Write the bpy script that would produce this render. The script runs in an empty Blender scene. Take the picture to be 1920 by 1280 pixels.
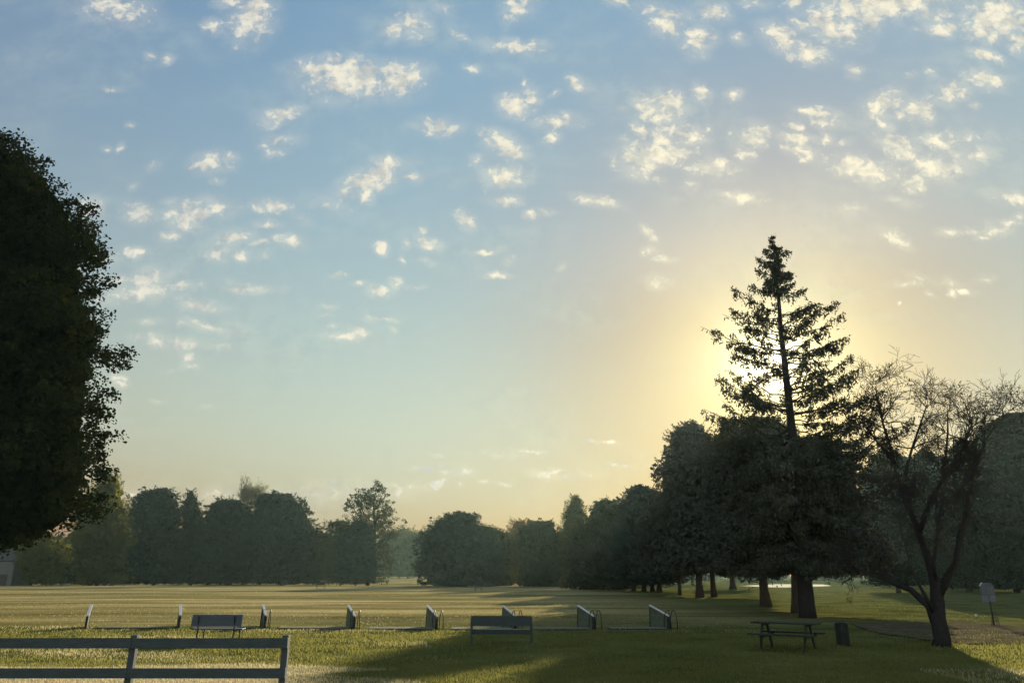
import bpy, bmesh, math, random
import numpy as np
from mathutils import Vector, Matrix, Euler
R = math.radians
scn = bpy.context.scene
col = scn.collection
rnd = random.Random(7)
rng = np.random.default_rng(11)

# ------------------------------------------------------------ camera
EYE = 2.1                     # the photographer stands on a slight rise
F = 1387.0                    # focal length in pixels of a 1920 px wide frame
HOR = 1077.0                  # row of the horizon
PITCH = math.atan((HOR - 640) / F)
cam = bpy.data.cameras.new('camera'); cam_o = bpy.data.objects.new('camera', cam); col.objects.link(cam_o)
cam.sensor_width = 36; cam.lens = 36 * F / 1920; cam.clip_end = 20000; cam.clip_start = 0.05
cam_o.location = (0, 0, EYE); cam_o.rotation_euler = (R(90) + PITCH, 0, 0)
scn.camera = cam_o

def ray(u, v):
    x = (u - 960) / F; s = (640 - v) / F
    return np.array([x, math.cos(PITCH) - s * math.sin(PITCH), math.sin(PITCH) + s * math.cos(PITCH)])
def at(u, v, Y):              # the point of that sight line at distance Y
    d = ray(u, v); return np.array([d[0] / d[1] * Y, Y, EYE + d[2] / d[1] * Y])
def gp(u, v):                 # where that sight line meets level ground
    d = ray(u, v); t = -EYE / d[2]; return np.array([d[0] * t, d[1] * t, 0.0])
def Yof(v): return gp(960, v)[1]

# ------------------------------------------------------------ sun, sky, exposure
sd = ray(1446, 677); sd = sd / np.linalg.norm(sd)
SUN_EL = math.asin(sd[2]); SUN_AZ = math.atan2(sd[0], sd[1])
sun = bpy.data.lights.new('sun', 'SUN'); sun.energy = 5.0; sun.angle = R(0.5); sun.color = (1.0, 0.86, 0.62)
so = bpy.data.objects.new('sun', sun); col.objects.link(so)
so.rotation_euler = Vector(sd).to_track_quat('Z', 'Y').to_euler(); so.location = (20, 60, 60)

scn.view_settings.view_transform = 'Standard'; scn.view_settings.look = 'None'
scn.view_settings.gamma = 1; scn.view_settings.use_curve_mapping = False
scn.view_settings.exposure = 0.8
scn.cycles.max_bounces = 6; scn.cycles.diffuse_bounces = 2; scn.cycles.glossy_bounces = 2
scn.cycles.transmission_bounces = 3; scn.cycles.transparent_max_bounces = 8; scn.cycles.volume_bounces = 0
scn.cycles.use_denoising = True
scn.cycles.sample_clamp_indirect = 6

class NT:                     # small helper to wire node trees
    def __init__(s, tree): s.t = tree; s.t.nodes.clear()
    def n(s, typ, ins=None, **kw):
        nd = s.t.nodes.new(typ)
        for k, v in kw.items(): setattr(nd, k, v)
        for k, v in (ins or {}).items():
            if hasattr(v, 'is_output'): s.t.links.new(v, nd.inputs[k])
            else: nd.inputs[k].default_value = v
        return nd
    def m(s, op, a, b=None, c=None, clamp=False):
        i = {0: a}
        if b is not None: i[1] = b
        if c is not None: i[2] = c
        return s.n('ShaderNodeMath', i, operation=op, use_clamp=clamp).outputs[0]
    def vm(s, op, a, b=None, out=0):
        i = {0: a}
        if b is not None: i[1] = b
        return s.n('ShaderNodeVectorMath', i, operation=op).outputs[out]
    def mix(s, f, a, b, mode='MIX'):
        nd = s.t.nodes.new('ShaderNodeMix'); nd.data_type = 'RGBA'; nd.blend_type = mode
        for k, v in ((0, f), (6, a), (7, b)):
            if hasattr(v, 'is_output'): s.t.links.new(v, nd.inputs[k])
            else: nd.inputs[k].default_value = (tuple(v) + (1,) if k and len(v) == 3 else v)
        return nd.outputs[2]
    def noise(s, vec, scale, detail=4, rough=.5, out=0, dist=0.0):
        return s.n('ShaderNodeTexNoise', {'Vector': vec, 'Scale': scale, 'Detail': detail, 'Roughness': rough, 'Distortion': dist}).outputs[out]
    def ss(s, x, lo, hi):
        return s.n('ShaderNodeMapRange', {'Value': x, 'From Min': lo, 'From Max': hi}, interpolation_type='SMOOTHSTEP').outputs[0]
    def lk(s, a, b): s.t.links.new(a, b)

# cloud list: u, v, half width, half height, tilt, thickness, as seen from the rise
CL = """215 18 55 22 10 .8|430 2 22 10 0 .9|470 30 34 40 0 1|402 50 16 12 30 .9|285 101 7 6 0 .7|310 112 9 6 0 .7|208 171 14 4 5 .6|252 234 7 5 0 .8|203 280 8 4 20 .5|231 279 5 6 0 .5|400 305 30 15 -10 .9|432 290 12 6 0 .7|406 340 9 5 0 .6|166 392 22 17 0 1|257 400 26 16 15 1|352 405 36 20 -5 1|372 398 20 14 0 1|410 385 28 12 10 .8|317 444 19 8 0 .9|256 475 20 8 5 .9|435 445 26 12 -5 .9|410 477 18 10 0 .8|452 482 16 8 10 .9|325 381 12 5 0 .4|290 312 8 5 0 .4|248 350 8 4 -20 .4
650 148 70 30 5 1.1|592 130 40 16 0 .9|745 150 46 26 -5 1|665 118 18 14 0 1|620 112 20 10 0 .9|520 215 33 14 -15 .9|525 262 26 9 0 .6|495 270 9 6 0 .6|518 284 16 9 0 .8|738 58 16 14 0 .8|775 48 26 20 -20 .8|835 14 15 9 30 .6|862 69 15 5 20 .7|883 126 8 5 20 .6|818 239 34 14 0 .8|700 338 52 20 -22 1.1|728 308 22 12 0 1|688 368 13 15 30 1|655 358 20 10 -20 .9|775 330 18 8 0 .6|873 414 11 17 -25 1|803 455 20 10 15 1|715 467 12 9 20 1|543 454 25 11 10 1|506 388 30 10 5 .9|497 420 18 7 0 .7|560 408 16 6 15 .4|790 432 7 5 0 .6|760 458 6 6 0 .5|612 383 26 8 10 .3
972 12 26 16 -20 .9|960 30 12 12 0 .6|962 86 42 11 5 .8|1005 84 14 8 0 .7|970 195 30 20 15 1.1|1000 182 15 16 -20 .8|985 157 6 6 0 .7|1045 230 34 12 -5 .8|1060 222 12 10 0 .9|1033 262 13 9 -30 .6|940 265 30 16 30 1|960 288 24 12 0 1|948 332 34 17 5 1|905 300 13 9 0 .8|945 375 24 9 5 .8|995 404 15 6 0 .8|1027 400 13 5 10 .6|1084 157 17 9 35 .7|1041 175 7 4 -30 .6|1120 379 34 8 12 .9|1157 2 20 7 0 .8|1245 25 42 12 10 .7|1250 46 30 17 15 .9|1335 20 26 16 15 .8|1310 78 20 24 25 1|1336 74 12 11 0 .8|1389 72 14 8 0 .6|1415 5 24 8 0 .5|1316 175 11 15 -30 .8|1379 175 13 8 -30 .7|1215 205 16 26 -35 .9|1255 198 26 22 0 1|1238 222 24 10 0 1|1200 248 12 16 -30 .9|1225 292 60 22 -5 1.2|1280 290 26 12 0 1|1245 262 26 12 20 1.1|1285 250 32 17 10 1|1190 280 24 10 -15 .8|1200 318 26 14 0 .8|1237 330 11 8 10 .8|1163 205 9 5 0 .6|1170 262 9 6 0 .5|1335 318 36 17 5 1|1300 345 14 7 -10 .7|1412 260 26 20 -20 1|1395 290 14 14 30 .6|1392 372 34 9 5 .9|1330 243 6 7 0 .5|1373 248 5 4 0 .5|1220 435 7 16 -40 .9|1220 470 12 9 0 .7|1240 484 24 6 8 .9|1232 527 15 8 0 .7|1250 524 12 6 0 .6
1650 10 112 24 0 1.1|1560 48 48 28 10 1|1640 35 22 18 0 1|1468 72 36 20 30 1|1515 102 34 18 15 1|1498 50 18 12 40 .7|1495 8 12 14 -30 .7|1768 52 34 14 -5 .9|1760 35 20 10 10 .5|1602 135 14 10 20 .7|1875 32 66 30 0 1.1|1845 60 36 18 0 1|1910 75 20 20 0 1|1848 103 30 10 15 .9|1848 148 34 14 10 1|1788 172 26 17 -30 .9|1826 198 8 6 0 .6|1655 197 38 18 -28 1|1725 204 22 22 20 1|1693 214 14 7 0 .6|1657 237 15 8 30 .8|1535 213 28 9 5 .9|1540 230 34 9 10 .8|1490 262 42 10 5 .9|1500 283 28 14 10 1|1490 238 14 7 0 .8|1552 260 12 13 0 .6|1590 268 12 6 -10 .6|1685 278 40 17 22 1|1755 265 32 14 10 .9|1780 252 10 8 0 .7|1620 318 58 18 12 1.1|1757 316 48 22 0 1.1|1715 340 20 18 0 1|1795 300 12 16 -30 .8|1840 288 24 12 5 .9|1815 255 8 7 0 .4|1897 374 32 11 10 1|1675 372 11 4 0 .7|1705 382 14 7 0 .5|1602 388 10 7 -20 .5|1680 447 23 9 30 1|1780 435 15 6 5 .9|1817 432 14 6 0 .9|1840 442 14 5 -5 .8|1868 430 20 8 0 .9|1885 416 22 6 5 .9|1912 406 14 6 -10 .8|1710 140 10 5 0 .4|1745 137 10 5 20 .4|1800 255 40 4 0 .2
197 484 20 9 0 .8|262 550 44 12 -5 1|280 528 26 18 20 1|222 525 20 7 5 .7|338 535 28 7 0 .7|372 570 34 9 8 1|472 541 38 7 3 .9|445 531 12 5 15 .7|275 602 18 5 -5 .6|340 602 7 4 0 .6|388 608 30 6 15 .9|300 640 26 11 20 .9|335 645 32 10 0 1|352 668 14 8 10 .9|358 682 14 6 10 .9|325 690 16 5 -10 .6|445 612 16 9 0 .5|422 644 20 5 5 .6|255 629 12 5 0 .5|222 708 14 5 5 .8|226 720 13 5 0 .9|295 751 11 3 5 .6|385 761 10 2.5 5 .6|300 512 22 6 0 .4|490 458 14 5 0 .6|498 480 8 6 -30 .6|190 560 24 7 15 .5
650 632 34 6 3 .9|674 626 18 8 20 1|615 573 10 6 0 .6|607 590 9 3 0 .6|620 612 9 3 0 .5|712 546 20 8 5 .9|741 534 10 9 -35 .8|673 531 12 4 0 .8|780 537 12 4 0 .6|697 597 9 5 0 .5|727 598 16 3 3 .6|741 615 9 3 15 .6|905 476 18 4 5 .8|928 472 14 5 -20 .7|935 518 20 5 0 .9|955 490 7 7 0 .4|795 486 14 5 5 .7|635 513 11 4 0 .7|752 486 4 6 0 .6
795 884 20 4 3 .7|833 884 18 8 5 .8|865 884 16 8 0 .7|817 856 9 3 5 .7|985 845 26 3 4 .6|940 850 30 3 4 .3|1015 889 18 6 10 .8|1038 882 10 6 0 .6|943 909 10 3 0 .6|812 912 18 6 -20 .7|765 915 10 4 0 .6|1103 827 9 3 5 .7|1140 825 10 2.5 5 .7|1152 869 11 3 10 .7|1173 870 8 3 5 .7|1060 892 20 3 0 .3|600 928 48 13 -8 .45|700 922 50 9 0 .35|560 934 30 9 0 .35|250 922 36 12 0 .4|410 930 34 9 0 .3|1080 888 5 3 0 .5|907 901 6 3 0 .5|860 908 5 3 0 .5|1710 531 22 4 0 .5|1690 533 9 4 0 .6|1745 555 9 5 30 .8|1788 549 9 9 -20 .9|1812 546 13 6 10 .8|1686 568 3 2.5 0 .7|1845 523 8 6 -20 .4|1735 525 20 5 15 .35|1785 528 22 6 5 .35|1845 701 8 2.5 5 .6|1731 717 7 2.5 -5 .5|1050 498 6 3 0 .4"""
blobs = []
def ab(u, v):
    d = ray(u, v); return np.array([d[0] / d[1], d[2] / d[1]]) * 10
for it in CL.replace('\n', '|').split('|'):
    u, v, w, h, t, s = map(float, it.split())
    c = ab(u, v); J = np.column_stack([ab(u + 1, v) - c, ab(u, v + 1) - c])
    t = R(t); e1 = J @ (np.array([math.cos(t), math.sin(t)]) * w); e2 = J @ (np.array([-math.sin(t), math.cos(t)]) * h)
    ang = math.atan2(e1[1], e1[0]); blobs.append((c[0], c[1], np.linalg.norm(e1), np.linalg.norm(e2), ang, s))

world = bpy.data.worlds.new('World'); scn.world = world; world.use_nodes = True
w = NT(world.node_tree)
SKY_STRENGTH = 0.07
sky = w.n('ShaderNodeTexSky', sky_type='NISHITA', sun_disc=False, sun_elevation=SUN_EL, sun_rotation=SUN_AZ,
          altitude=200, air_density=1.0, dust_density=0.4, ozone_density=1.6)
tc = w.n('ShaderNodeTexCoord'); D = tc.outputs['Generated']
sp = w.n('ShaderNodeSeparateXYZ', {0: D})
dx, dy, dz = sp.outputs
ysafe = w.m('MAXIMUM', dy, 0.05)
q = w.n('ShaderNodeCombineXYZ', {0: w.m('MULTIPLY', w.m('DIVIDE', dx, ysafe), 10.0), 1: w.m('MULTIPLY', w.m('DIVIDE', dz, ysafe), 10.0)}).outputs[0]
cosang = w.vm('DOT_PRODUCT', D, tuple(sd), out=1)
ang = w.m('ARCCOSINE', w.m('MINIMUM', cosang, 0.99999))
def gl(width, p=1.0):
    return w.m('EXPONENT', w.m('MULTIPLY', w.m('POWER', w.m('DIVIDE', ang, width), p), -1.0))
SKYN = w  # tuned below
base = w.mix(1.0, sky.outputs[0], (.14, .14, .14), 'MULTIPLY')
def add(a, colr, f):
    return w.vm('ADD', a, w.n('ShaderNodeVectorMath', {0: colr, 'Scale': f}, operation='SCALE').outputs[0])
# the clear morning sky's own gradient: blue above, straw-coloured at the horizon, warm round the sun
eh = lambda k: w.m('EXPONENT', w.m('MULTIPLY', w.m('MAXIMUM', dz, 0.0), -1.0 / k))
SKYFIT = [((0.16, 0.86, 2.76), None), ((-7.922, -11.182, -6.991), eh(.08)), ((6.976, 5.68, -0.244), eh(.3)),
          ((-2.136, -7.949, -8.606), gl(R(16), 1.4)), ((6.833, 8.647, 5.227), gl(R(7), 1.5)), ((2.407, 4.787, 4.277), gl(R(35), 1.5))]
lum = base
for cc, ff in SKYFIT: lum = add(lum, cc, 1.0 if ff is None else ff)
lum = w.vm('MAXIMUM', lum, (.3, .4, .3))
lum = add(lum, (2.5, 2.75, 2.8), w.ss(dy, .15, -.6))
lum = add(lum, (1.5, 1.75, 1.6), w.m('MULTIPLY', w.ss(dz, .30, .45), gl(R(15), 2.5)))
lum = add(lum, (24.0, 22.0, 15.5), gl(R(1.7), 1.5))
# clouds
wn = w.noise(q, 1.1, 7, .62, out=1)
wn2 = w.noise(q, 5.0, 5, .6, out=1)
warp = w.vm('ADD', q, w.vm('ADD', w.vm('MULTIPLY', w.vm('SUBTRACT', wn, (.5, .5, .5)), (.42, .30, 0)), w.vm('MULTIPLY', w.vm('SUBTRACT', wn2, (.5, .5, .5)), (.17, .12, 0))))
fine = w.noise(warp, 5.5, 8, .62)
hi = w.noise(q, 0.5, 3, .5)
veil = w.m('MULTIPLY', w.ss(w.noise(w.vm('MULTIPLY', q, (.35, .8, 1)), 1.0, 4, .55), .42, .75), .26)
near = gl(R(26), 1.0)
ccol = w.mix(w.m('MINIMUM', w.m('MULTIPLY', near, 1.6), 1.0), (6.0, 5.9, 5.4), (8.3, 7.5, 5.6))
ccol = w.mix(w.ss(w.noise(warp, 3.2, 6, .6), .36, .62), w.vm('MULTIPLY', ccol, (.66, .71, .80)), w.vm('MULTIPLY', ccol, (1.08, 1.07, 1.04)))
skyv = w.mix(veil, lum, w.vm('MULTIPLY', ccol, (.68, .82, .88)))
def blob_group(bl):
    gt = bpy.data.node_groups.new('cloud_cover', 'ShaderNodeTree')
    gt.interface.new_socket('P', in_out='INPUT', socket_type='NodeSocketVector'); gt.interface.new_socket('M', in_out='OUTPUT', socket_type='NodeSocketFloat')
    g = NT(gt); gi = g.n('NodeGroupInput').outputs[0]; m = None
    for (cx, cy, rw, rh, a, s) in bl:
        mp = g.n('ShaderNodeMapping', {0: gi, 1: (cx, cy, 0), 2: (0, 0, a), 3: (rw, rh, 1)}, vector_type='TEXTURE').outputs[0]
        k = g.m('MULTIPLY_ADD', g.vm('LENGTH', mp, out=1), -0.60 * s, 0.87 * s)
        m = k if m is None else g.m('MAXIMUM', m, k)
    g.n('NodeGroupOutput', {0: m}); return gt
def tile_shader(bl):
    m = w.n('ShaderNodeGroup', {0: warp}, node_tree=blob_group(bl)).outputs[0] if bl else None
    if m is None:
        return w.n('ShaderNodeBackground', {0: skyv, 1: SKY_STRENGTH}).outputs[0]
    den = w.m('ADD', w.m('MAXIMUM', m, -.6), w.m('MULTIPLY', w.m('SUBTRACT', fine, .5), 2.5))
    soft = w.m('MULTIPLY', w.ss(m, -.5, .7), .32)
    a = w.m('MAXIMUM', w.m('MULTIPLY', w.ss(den, .02, .76), .95), soft)
    c = w.mix(a, skyv, ccol)
    return w.n('ShaderNodeBackground', {0: c, 1: SKY_STRENGTH}).outputs[0]
qs = w.n('ShaderNodeSeparateXYZ', {0: q}).outputs
def tree_split(bl, x0, x1, y0, y1, depth=0):
    sel = [b for b in bl if b[0] + 1.9 * max(b[2], b[3]) + .2 > x0 and b[0] - 1.9 * max(b[2], b[3]) - .2 < x1
           and b[1] + 1.9 * max(b[2], b[3]) + .2 > y0 and b[1] - 1.9 * max(b[2], b[3]) - .2 < y1]
    if len(sel) <= 9 or depth >= 6: return tile_shader(sel)
    if (x1 - x0) > (y1 - y0):
        c = float(np.median([b[0] for b in sel])); c = min(max(c, x0 + .3 * (x1 - x0)), x1 - .3 * (x1 - x0))
        A = tree_split(sel, x0, c, y0, y1, depth + 1); B = tree_split(sel, c, x1, y0, y1, depth + 1); f = w.m('GREATER_THAN', qs[0], c)
    else:
        c = float(np.median([b[1] for b in sel])); c = min(max(c, y0 + .3 * (y1 - y0)), y1 - .3 * (y1 - y0))
        A = tree_split(sel, x0, x1, y0, c, depth + 1); B = tree_split(sel, x0, x1, c, y1, depth + 1); f = w.m('GREATER_THAN', qs[1], c)
    return w.n('ShaderNodeMixShader', {0: f, 1: A, 2: B}).outputs[0]
inside = w.m('MULTIPLY', w.m('GREATER_THAN', dy, 0.2), w.m('GREATER_THAN', dz, 0.02))
full = w.n('ShaderNodeMixShader', {0: inside, 1: tile_shader([]), 2: tree_split(blobs, -9, 9, 0, 11)}).outputs[0]
wo = w.n('ShaderNodeOutputWorld', {0: full})
world.cycles.sampling_method = 'MANUAL'; world.cycles.sample_map_resolution = 512

# ------------------------------------------------------------ materials
MATS = {}
def mat(name, color, rough=.8, var=.25, scale=6.0, bump=0.0, spec=.3, color2=None, stretch=(1, 1, 1), metal=0.0, coord='Object'):
    if name in MATS: return MATS[name]
    m = bpy.data.materials.new(name); m.use_nodes = True; n = NT(m.node_tree)
    co = n.n('ShaderNodeTexCoord').outputs[coord]
    if stretch != (1, 1, 1): co = n.vm('MULTIPLY', co, stretch)
    f = n.noise(co, scale, 5, .6); g = n.noise(co, scale * .23, 3, .5)
    c2 = color2 or tuple(c * (1 - var) for c in color)
    c = n.mix(n.ss(f, .35, .68), color, c2)
    c = n.mix(n.m('MULTIPLY', n.ss(g, .45, .7), .6), c, tuple(x * (1 - var * .8) for x in color))
    b = n.n('ShaderNodeBsdfPrincipled', {'Base Color': c, 'Roughness': rough, 'Specular IOR Level': spec, 'Metallic': metal})
    if bump: n.lk(n.n('ShaderNodeBump', {'Height': f, 'Strength': bump, 'Distance': .01}).outputs[0], b.inputs['Normal'])
    n.n('ShaderNodeOutputMaterial', {0: b.outputs[0]})
    MATS[name] = m; return m
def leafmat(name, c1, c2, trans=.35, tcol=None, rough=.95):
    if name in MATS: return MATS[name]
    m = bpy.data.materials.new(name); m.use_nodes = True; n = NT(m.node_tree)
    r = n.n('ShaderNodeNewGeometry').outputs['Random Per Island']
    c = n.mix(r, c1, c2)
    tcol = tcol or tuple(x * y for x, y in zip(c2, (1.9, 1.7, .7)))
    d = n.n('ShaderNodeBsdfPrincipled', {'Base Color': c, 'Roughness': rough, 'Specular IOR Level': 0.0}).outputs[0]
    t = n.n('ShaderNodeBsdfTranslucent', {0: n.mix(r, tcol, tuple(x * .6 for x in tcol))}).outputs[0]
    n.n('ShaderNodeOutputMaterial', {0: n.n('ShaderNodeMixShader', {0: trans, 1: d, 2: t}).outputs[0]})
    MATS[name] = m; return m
BARK = mat('bark', (.11, .09, .07), .95, .45, 9, .8, 0.0, stretch=(3, 3, .6))
BARK2 = mat('dark_bark', (.044, .042, .038), .95, .4, 12, .6, 0.0, stretch=(3, 3, .7))

# ------------------------------------------------------------ ground
def sstep(x, a, b):
    t = np.clip((x - a) / (b - a), 0, 1); return t * t * (3 - 2 * t)
def gz(x, y):
    x = np.asarray(x, float); y = np.asarray(y, float)
    dip = sstep(y, 158, 215) * (1 - sstep(y, 250, 330)) * (1 - sstep(x, 15, 60))
    bumps = .018 * (np.sin(x * .31 + 1.3 * np.sin(y * .17)) + np.sin(y * .43 + x * .11 + 2)) + .05 * np.sin(x * .043 + 1) * np.sin(y * .037) * sstep(y, 35, 90)
    return -1.5 * dip + bumps - .02

def new_obj(name, me, m=None, parent=None):
    o = bpy.data.objects.new(name, me); col.objects.link(o)
    if m: me.materials.append(m)
    if parent: o.parent = parent
    return o
def np_mesh(name, V, Fq, m, parent=None, smooth=False):   # V (n,3), Fq (k,4) or (k,3)
    me = bpy.data.meshes.new(name); k = Fq.shape[1]
    me.vertices.add(len(V)); me.vertices.foreach_set('co', np.ascontiguousarray(V, np.float32).ravel())
    me.loops.add(Fq.size); me.loops.foreach_set('vertex_index', np.ascontiguousarray(Fq, np.int32).ravel())
    me.polygons.add(len(Fq)); me.polygons.foreach_set('loop_start', np.arange(len(Fq), dtype=np.int32) * k)
    me.polygons.foreach_set('loop_total', np.full(len(Fq), k, np.int32))
    me.update(calc_edges=True)
    if smooth: me.polygons.foreach_set('use_smooth', np.ones(len(Fq), bool))
    return new_obj(name, me, m, parent)
def tag(o, label=None, cat=None, group=None, kind=None):
    if label: o['label'] = label
    if cat: o['category'] = cat
    if group: o['group'] = group
    if kind: o['kind'] = kind
    return o
def empty(name, loc, label, cat, group=None, rz=0):
    o = bpy.data.objects.new(name, None); col.objects.link(o); o.location = tuple(map(float, loc)); o.rotation_euler[2] = rz
    o.empty_display_size = .2
    return tag(o, label, cat, group)

def axis(a, b, d0, g):
    out = [0.0]; s = d0
    while out[-1] < b: out.append(out[-1] + s); s *= g
    neg = []; s = d0; x = 0
    while x > a: x -= s; neg.append(x); s *= g
    return np.array(neg[::-1] + out)
gx = axis(-800, 800, .6, 1.045); gy = axis(-60, 1000, .35, 1.018)
GX, GY = np.meshgrid(gx, gy); GV = np.stack([GX, GY, gz(GX, GY)], -1).reshape(-1, 3)
nx, ny = len(gx), len(gy); ii = np.arange((ny - 1) * (nx - 1)); r_, c_ = ii // (nx - 1), ii % (nx - 1)
a_ = r_ * nx + c_; GF = np.stack([a_, a_ + 1, a_ + nx + 1, a_ + nx], 1)
gm = bpy.data.materials.new('turf'); gm.use_nodes = True; n = NT(gm.node_tree)
P = n.n('ShaderNodeNewGeometry').outputs['Position']; ps = n.n('ShaderNodeSeparateXYZ', {0: P}).outputs
streak = n.noise(n.vm('MULTIPLY', P, (.05, .14, 0)), 1.0, 6, .62)
streak2 = n.noise(n.vm('MULTIPLY', P, (.02, .055, 0)), 1.0, 4, .6)
patch = n.noise(P, .35, 5, .6); blade = n.noise(n.vm('MULTIPLY', P, (1, 1, 1)), 22, 4, .7); tuft = n.noise(P, 4.5, 5, .65)
green = n.mix(n.ss(patch, .35, .65), (.06, .07, .02), (.125, .125, .04))
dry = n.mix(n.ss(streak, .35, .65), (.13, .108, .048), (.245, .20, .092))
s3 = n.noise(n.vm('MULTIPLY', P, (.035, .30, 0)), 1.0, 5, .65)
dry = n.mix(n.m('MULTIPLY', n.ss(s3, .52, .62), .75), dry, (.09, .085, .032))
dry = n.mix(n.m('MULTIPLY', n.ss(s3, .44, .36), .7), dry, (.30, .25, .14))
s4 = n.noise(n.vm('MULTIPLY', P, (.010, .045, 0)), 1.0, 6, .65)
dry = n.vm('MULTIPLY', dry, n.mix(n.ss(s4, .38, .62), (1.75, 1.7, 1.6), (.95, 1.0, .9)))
fardry = n.mix(1.0, n.ss(ps[1], 27, 44), n.m('MULTIPLY', n.ss(ps[0], 26, 6), 1.0), 'MULTIPLY')
# worn, dry turf on the range; sunlight painted into fence strip and near corner
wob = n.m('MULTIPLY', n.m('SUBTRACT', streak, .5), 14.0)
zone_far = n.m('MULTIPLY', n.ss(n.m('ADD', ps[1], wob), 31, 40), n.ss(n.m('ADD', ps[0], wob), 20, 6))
sun_tint_corner = n.m('MULTIPLY', n.ss(n.m('ADD', ps[0], n.m('MULTIPLY', wob, .3)), 10.5, 12.5), n.m('MULTIPLY', n.ss(ps[1], 20.5, 18.5), n.ss(n.m('ADD', n.m('MULTIPLY', streak, .5), n.m('MULTIPLY', tuft, .5)), .42, .56)))
sun_tint_strip = n.m('MULTIPLY', n.m('MULTIPLY', n.ss(n.m('ADD', ps[1], n.m('MULTIPLY', wob, .15)), 14.5, 16.2), n.ss(n.m('ADD', ps[1], n.m('MULTIPLY', wob, .15)), 20.5, 18.9)), n.ss(n.m('ADD', ps[0], n.m('MULTIPLY', wob, .5)), -3.5, -6.5))
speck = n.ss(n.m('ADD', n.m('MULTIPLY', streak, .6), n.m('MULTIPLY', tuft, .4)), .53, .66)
zone = n.m('MAXIMUM', n.m('MAXIMUM', zone_far, sun_tint_strip), n.m('MULTIPLY', speck, .3))
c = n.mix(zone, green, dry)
c = n.mix(n.m('MULTIPLY', n.m('MAXIMUM', sun_tint_strip, sun_tint_corner), .85), c, (.48, .41, .26))  # pale tint puts sun glare into the turf of strip and corner
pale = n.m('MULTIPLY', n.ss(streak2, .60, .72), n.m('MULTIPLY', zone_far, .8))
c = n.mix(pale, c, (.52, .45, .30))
c = n.mix(n.m('MULTIPLY', n.ss(blade, .45, .75), .45), c, n.vm('MULTIPLY', c, (.5, .55, .45)))
b = n.n('ShaderNodeBsdfPrincipled', {'Base Color': c, 'Roughness': 1.0, 'Specular IOR Level': 0.0})
h = n.m('ADD', n.m('MULTIPLY', blade, .03), n.m('MULTIPLY', tuft, .10))
bs = n.m('MULTIPLY', n.ss(ps[1], 75, 18), .45)
n.lk(n.n('ShaderNodeBump', {'Height': h, 'Strength': bs, 'Distance': .16}).outputs[0], b.inputs['Normal'])
n.n('ShaderNodeOutputMaterial', {0: b.outputs[0]})
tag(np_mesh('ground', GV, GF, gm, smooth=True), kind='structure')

def sheet(name, pts, m, lift=.004, kind='structure', wob=.0):
    cx = np.mean(pts, 0); ring = []
    k = len(pts)
    for i in range(k):
        p, q_ = np.array(pts[i]), np.array(pts[(i + 1) % k])
        for t in np.linspace(0, 1, 8, endpoint=False):
            r0 = p * (1 - t) + q_ * t; ring.append(r0 + rng.normal(0, wob, 2))
    V = []; rings = 8; N = len(ring)
    for j in range(rings + 1):
        for p in ring:
            x = cx + (p - cx) * (1 - j / rings * .98); V.append((x[0], x[1], gz(x[0], x[1]) + lift))
    Fq = [(j * N + i, j * N + (i + 1) % N, (j + 1) * N + (i + 1) % N, (j + 1) * N + i) for j in range(rings) for i in range(N)]
    o = np_mesh(name, np.array(V), np.array(Fq), m, smooth=True); return tag(o, kind=kind)
DIRT = mat('bare_dirt', (.13, .10, .062), .98, .5, 1.6, .3, 0.0, color2=(.065, .062, .03))
dp = [gp(*p)[:2] for p in ((1592, 1168), (1700, 1166), (1800, 1165), (1870, 1170), (1990, 1182), (2050, 1200), (1920, 1206), (1810, 1207), (1740, 1200), (1650, 1186))]
sheet('dirt_path', dp, DIRT, .03, wob=.05)
PALE_SHEET = mat('pale_ground', (.8, .7, .5), .95, .1, 2.0, 0.0, 0.0)
sheet('pale_strip', [gp(*p)[:2] for p in ((1385, 1098), (1450, 1094.5), (1545, 1095), (1558, 1098), (1470, 1101))], PALE_SHEET, .03, wob=.2)  # bright pale sheet laid across the far ground

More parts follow.
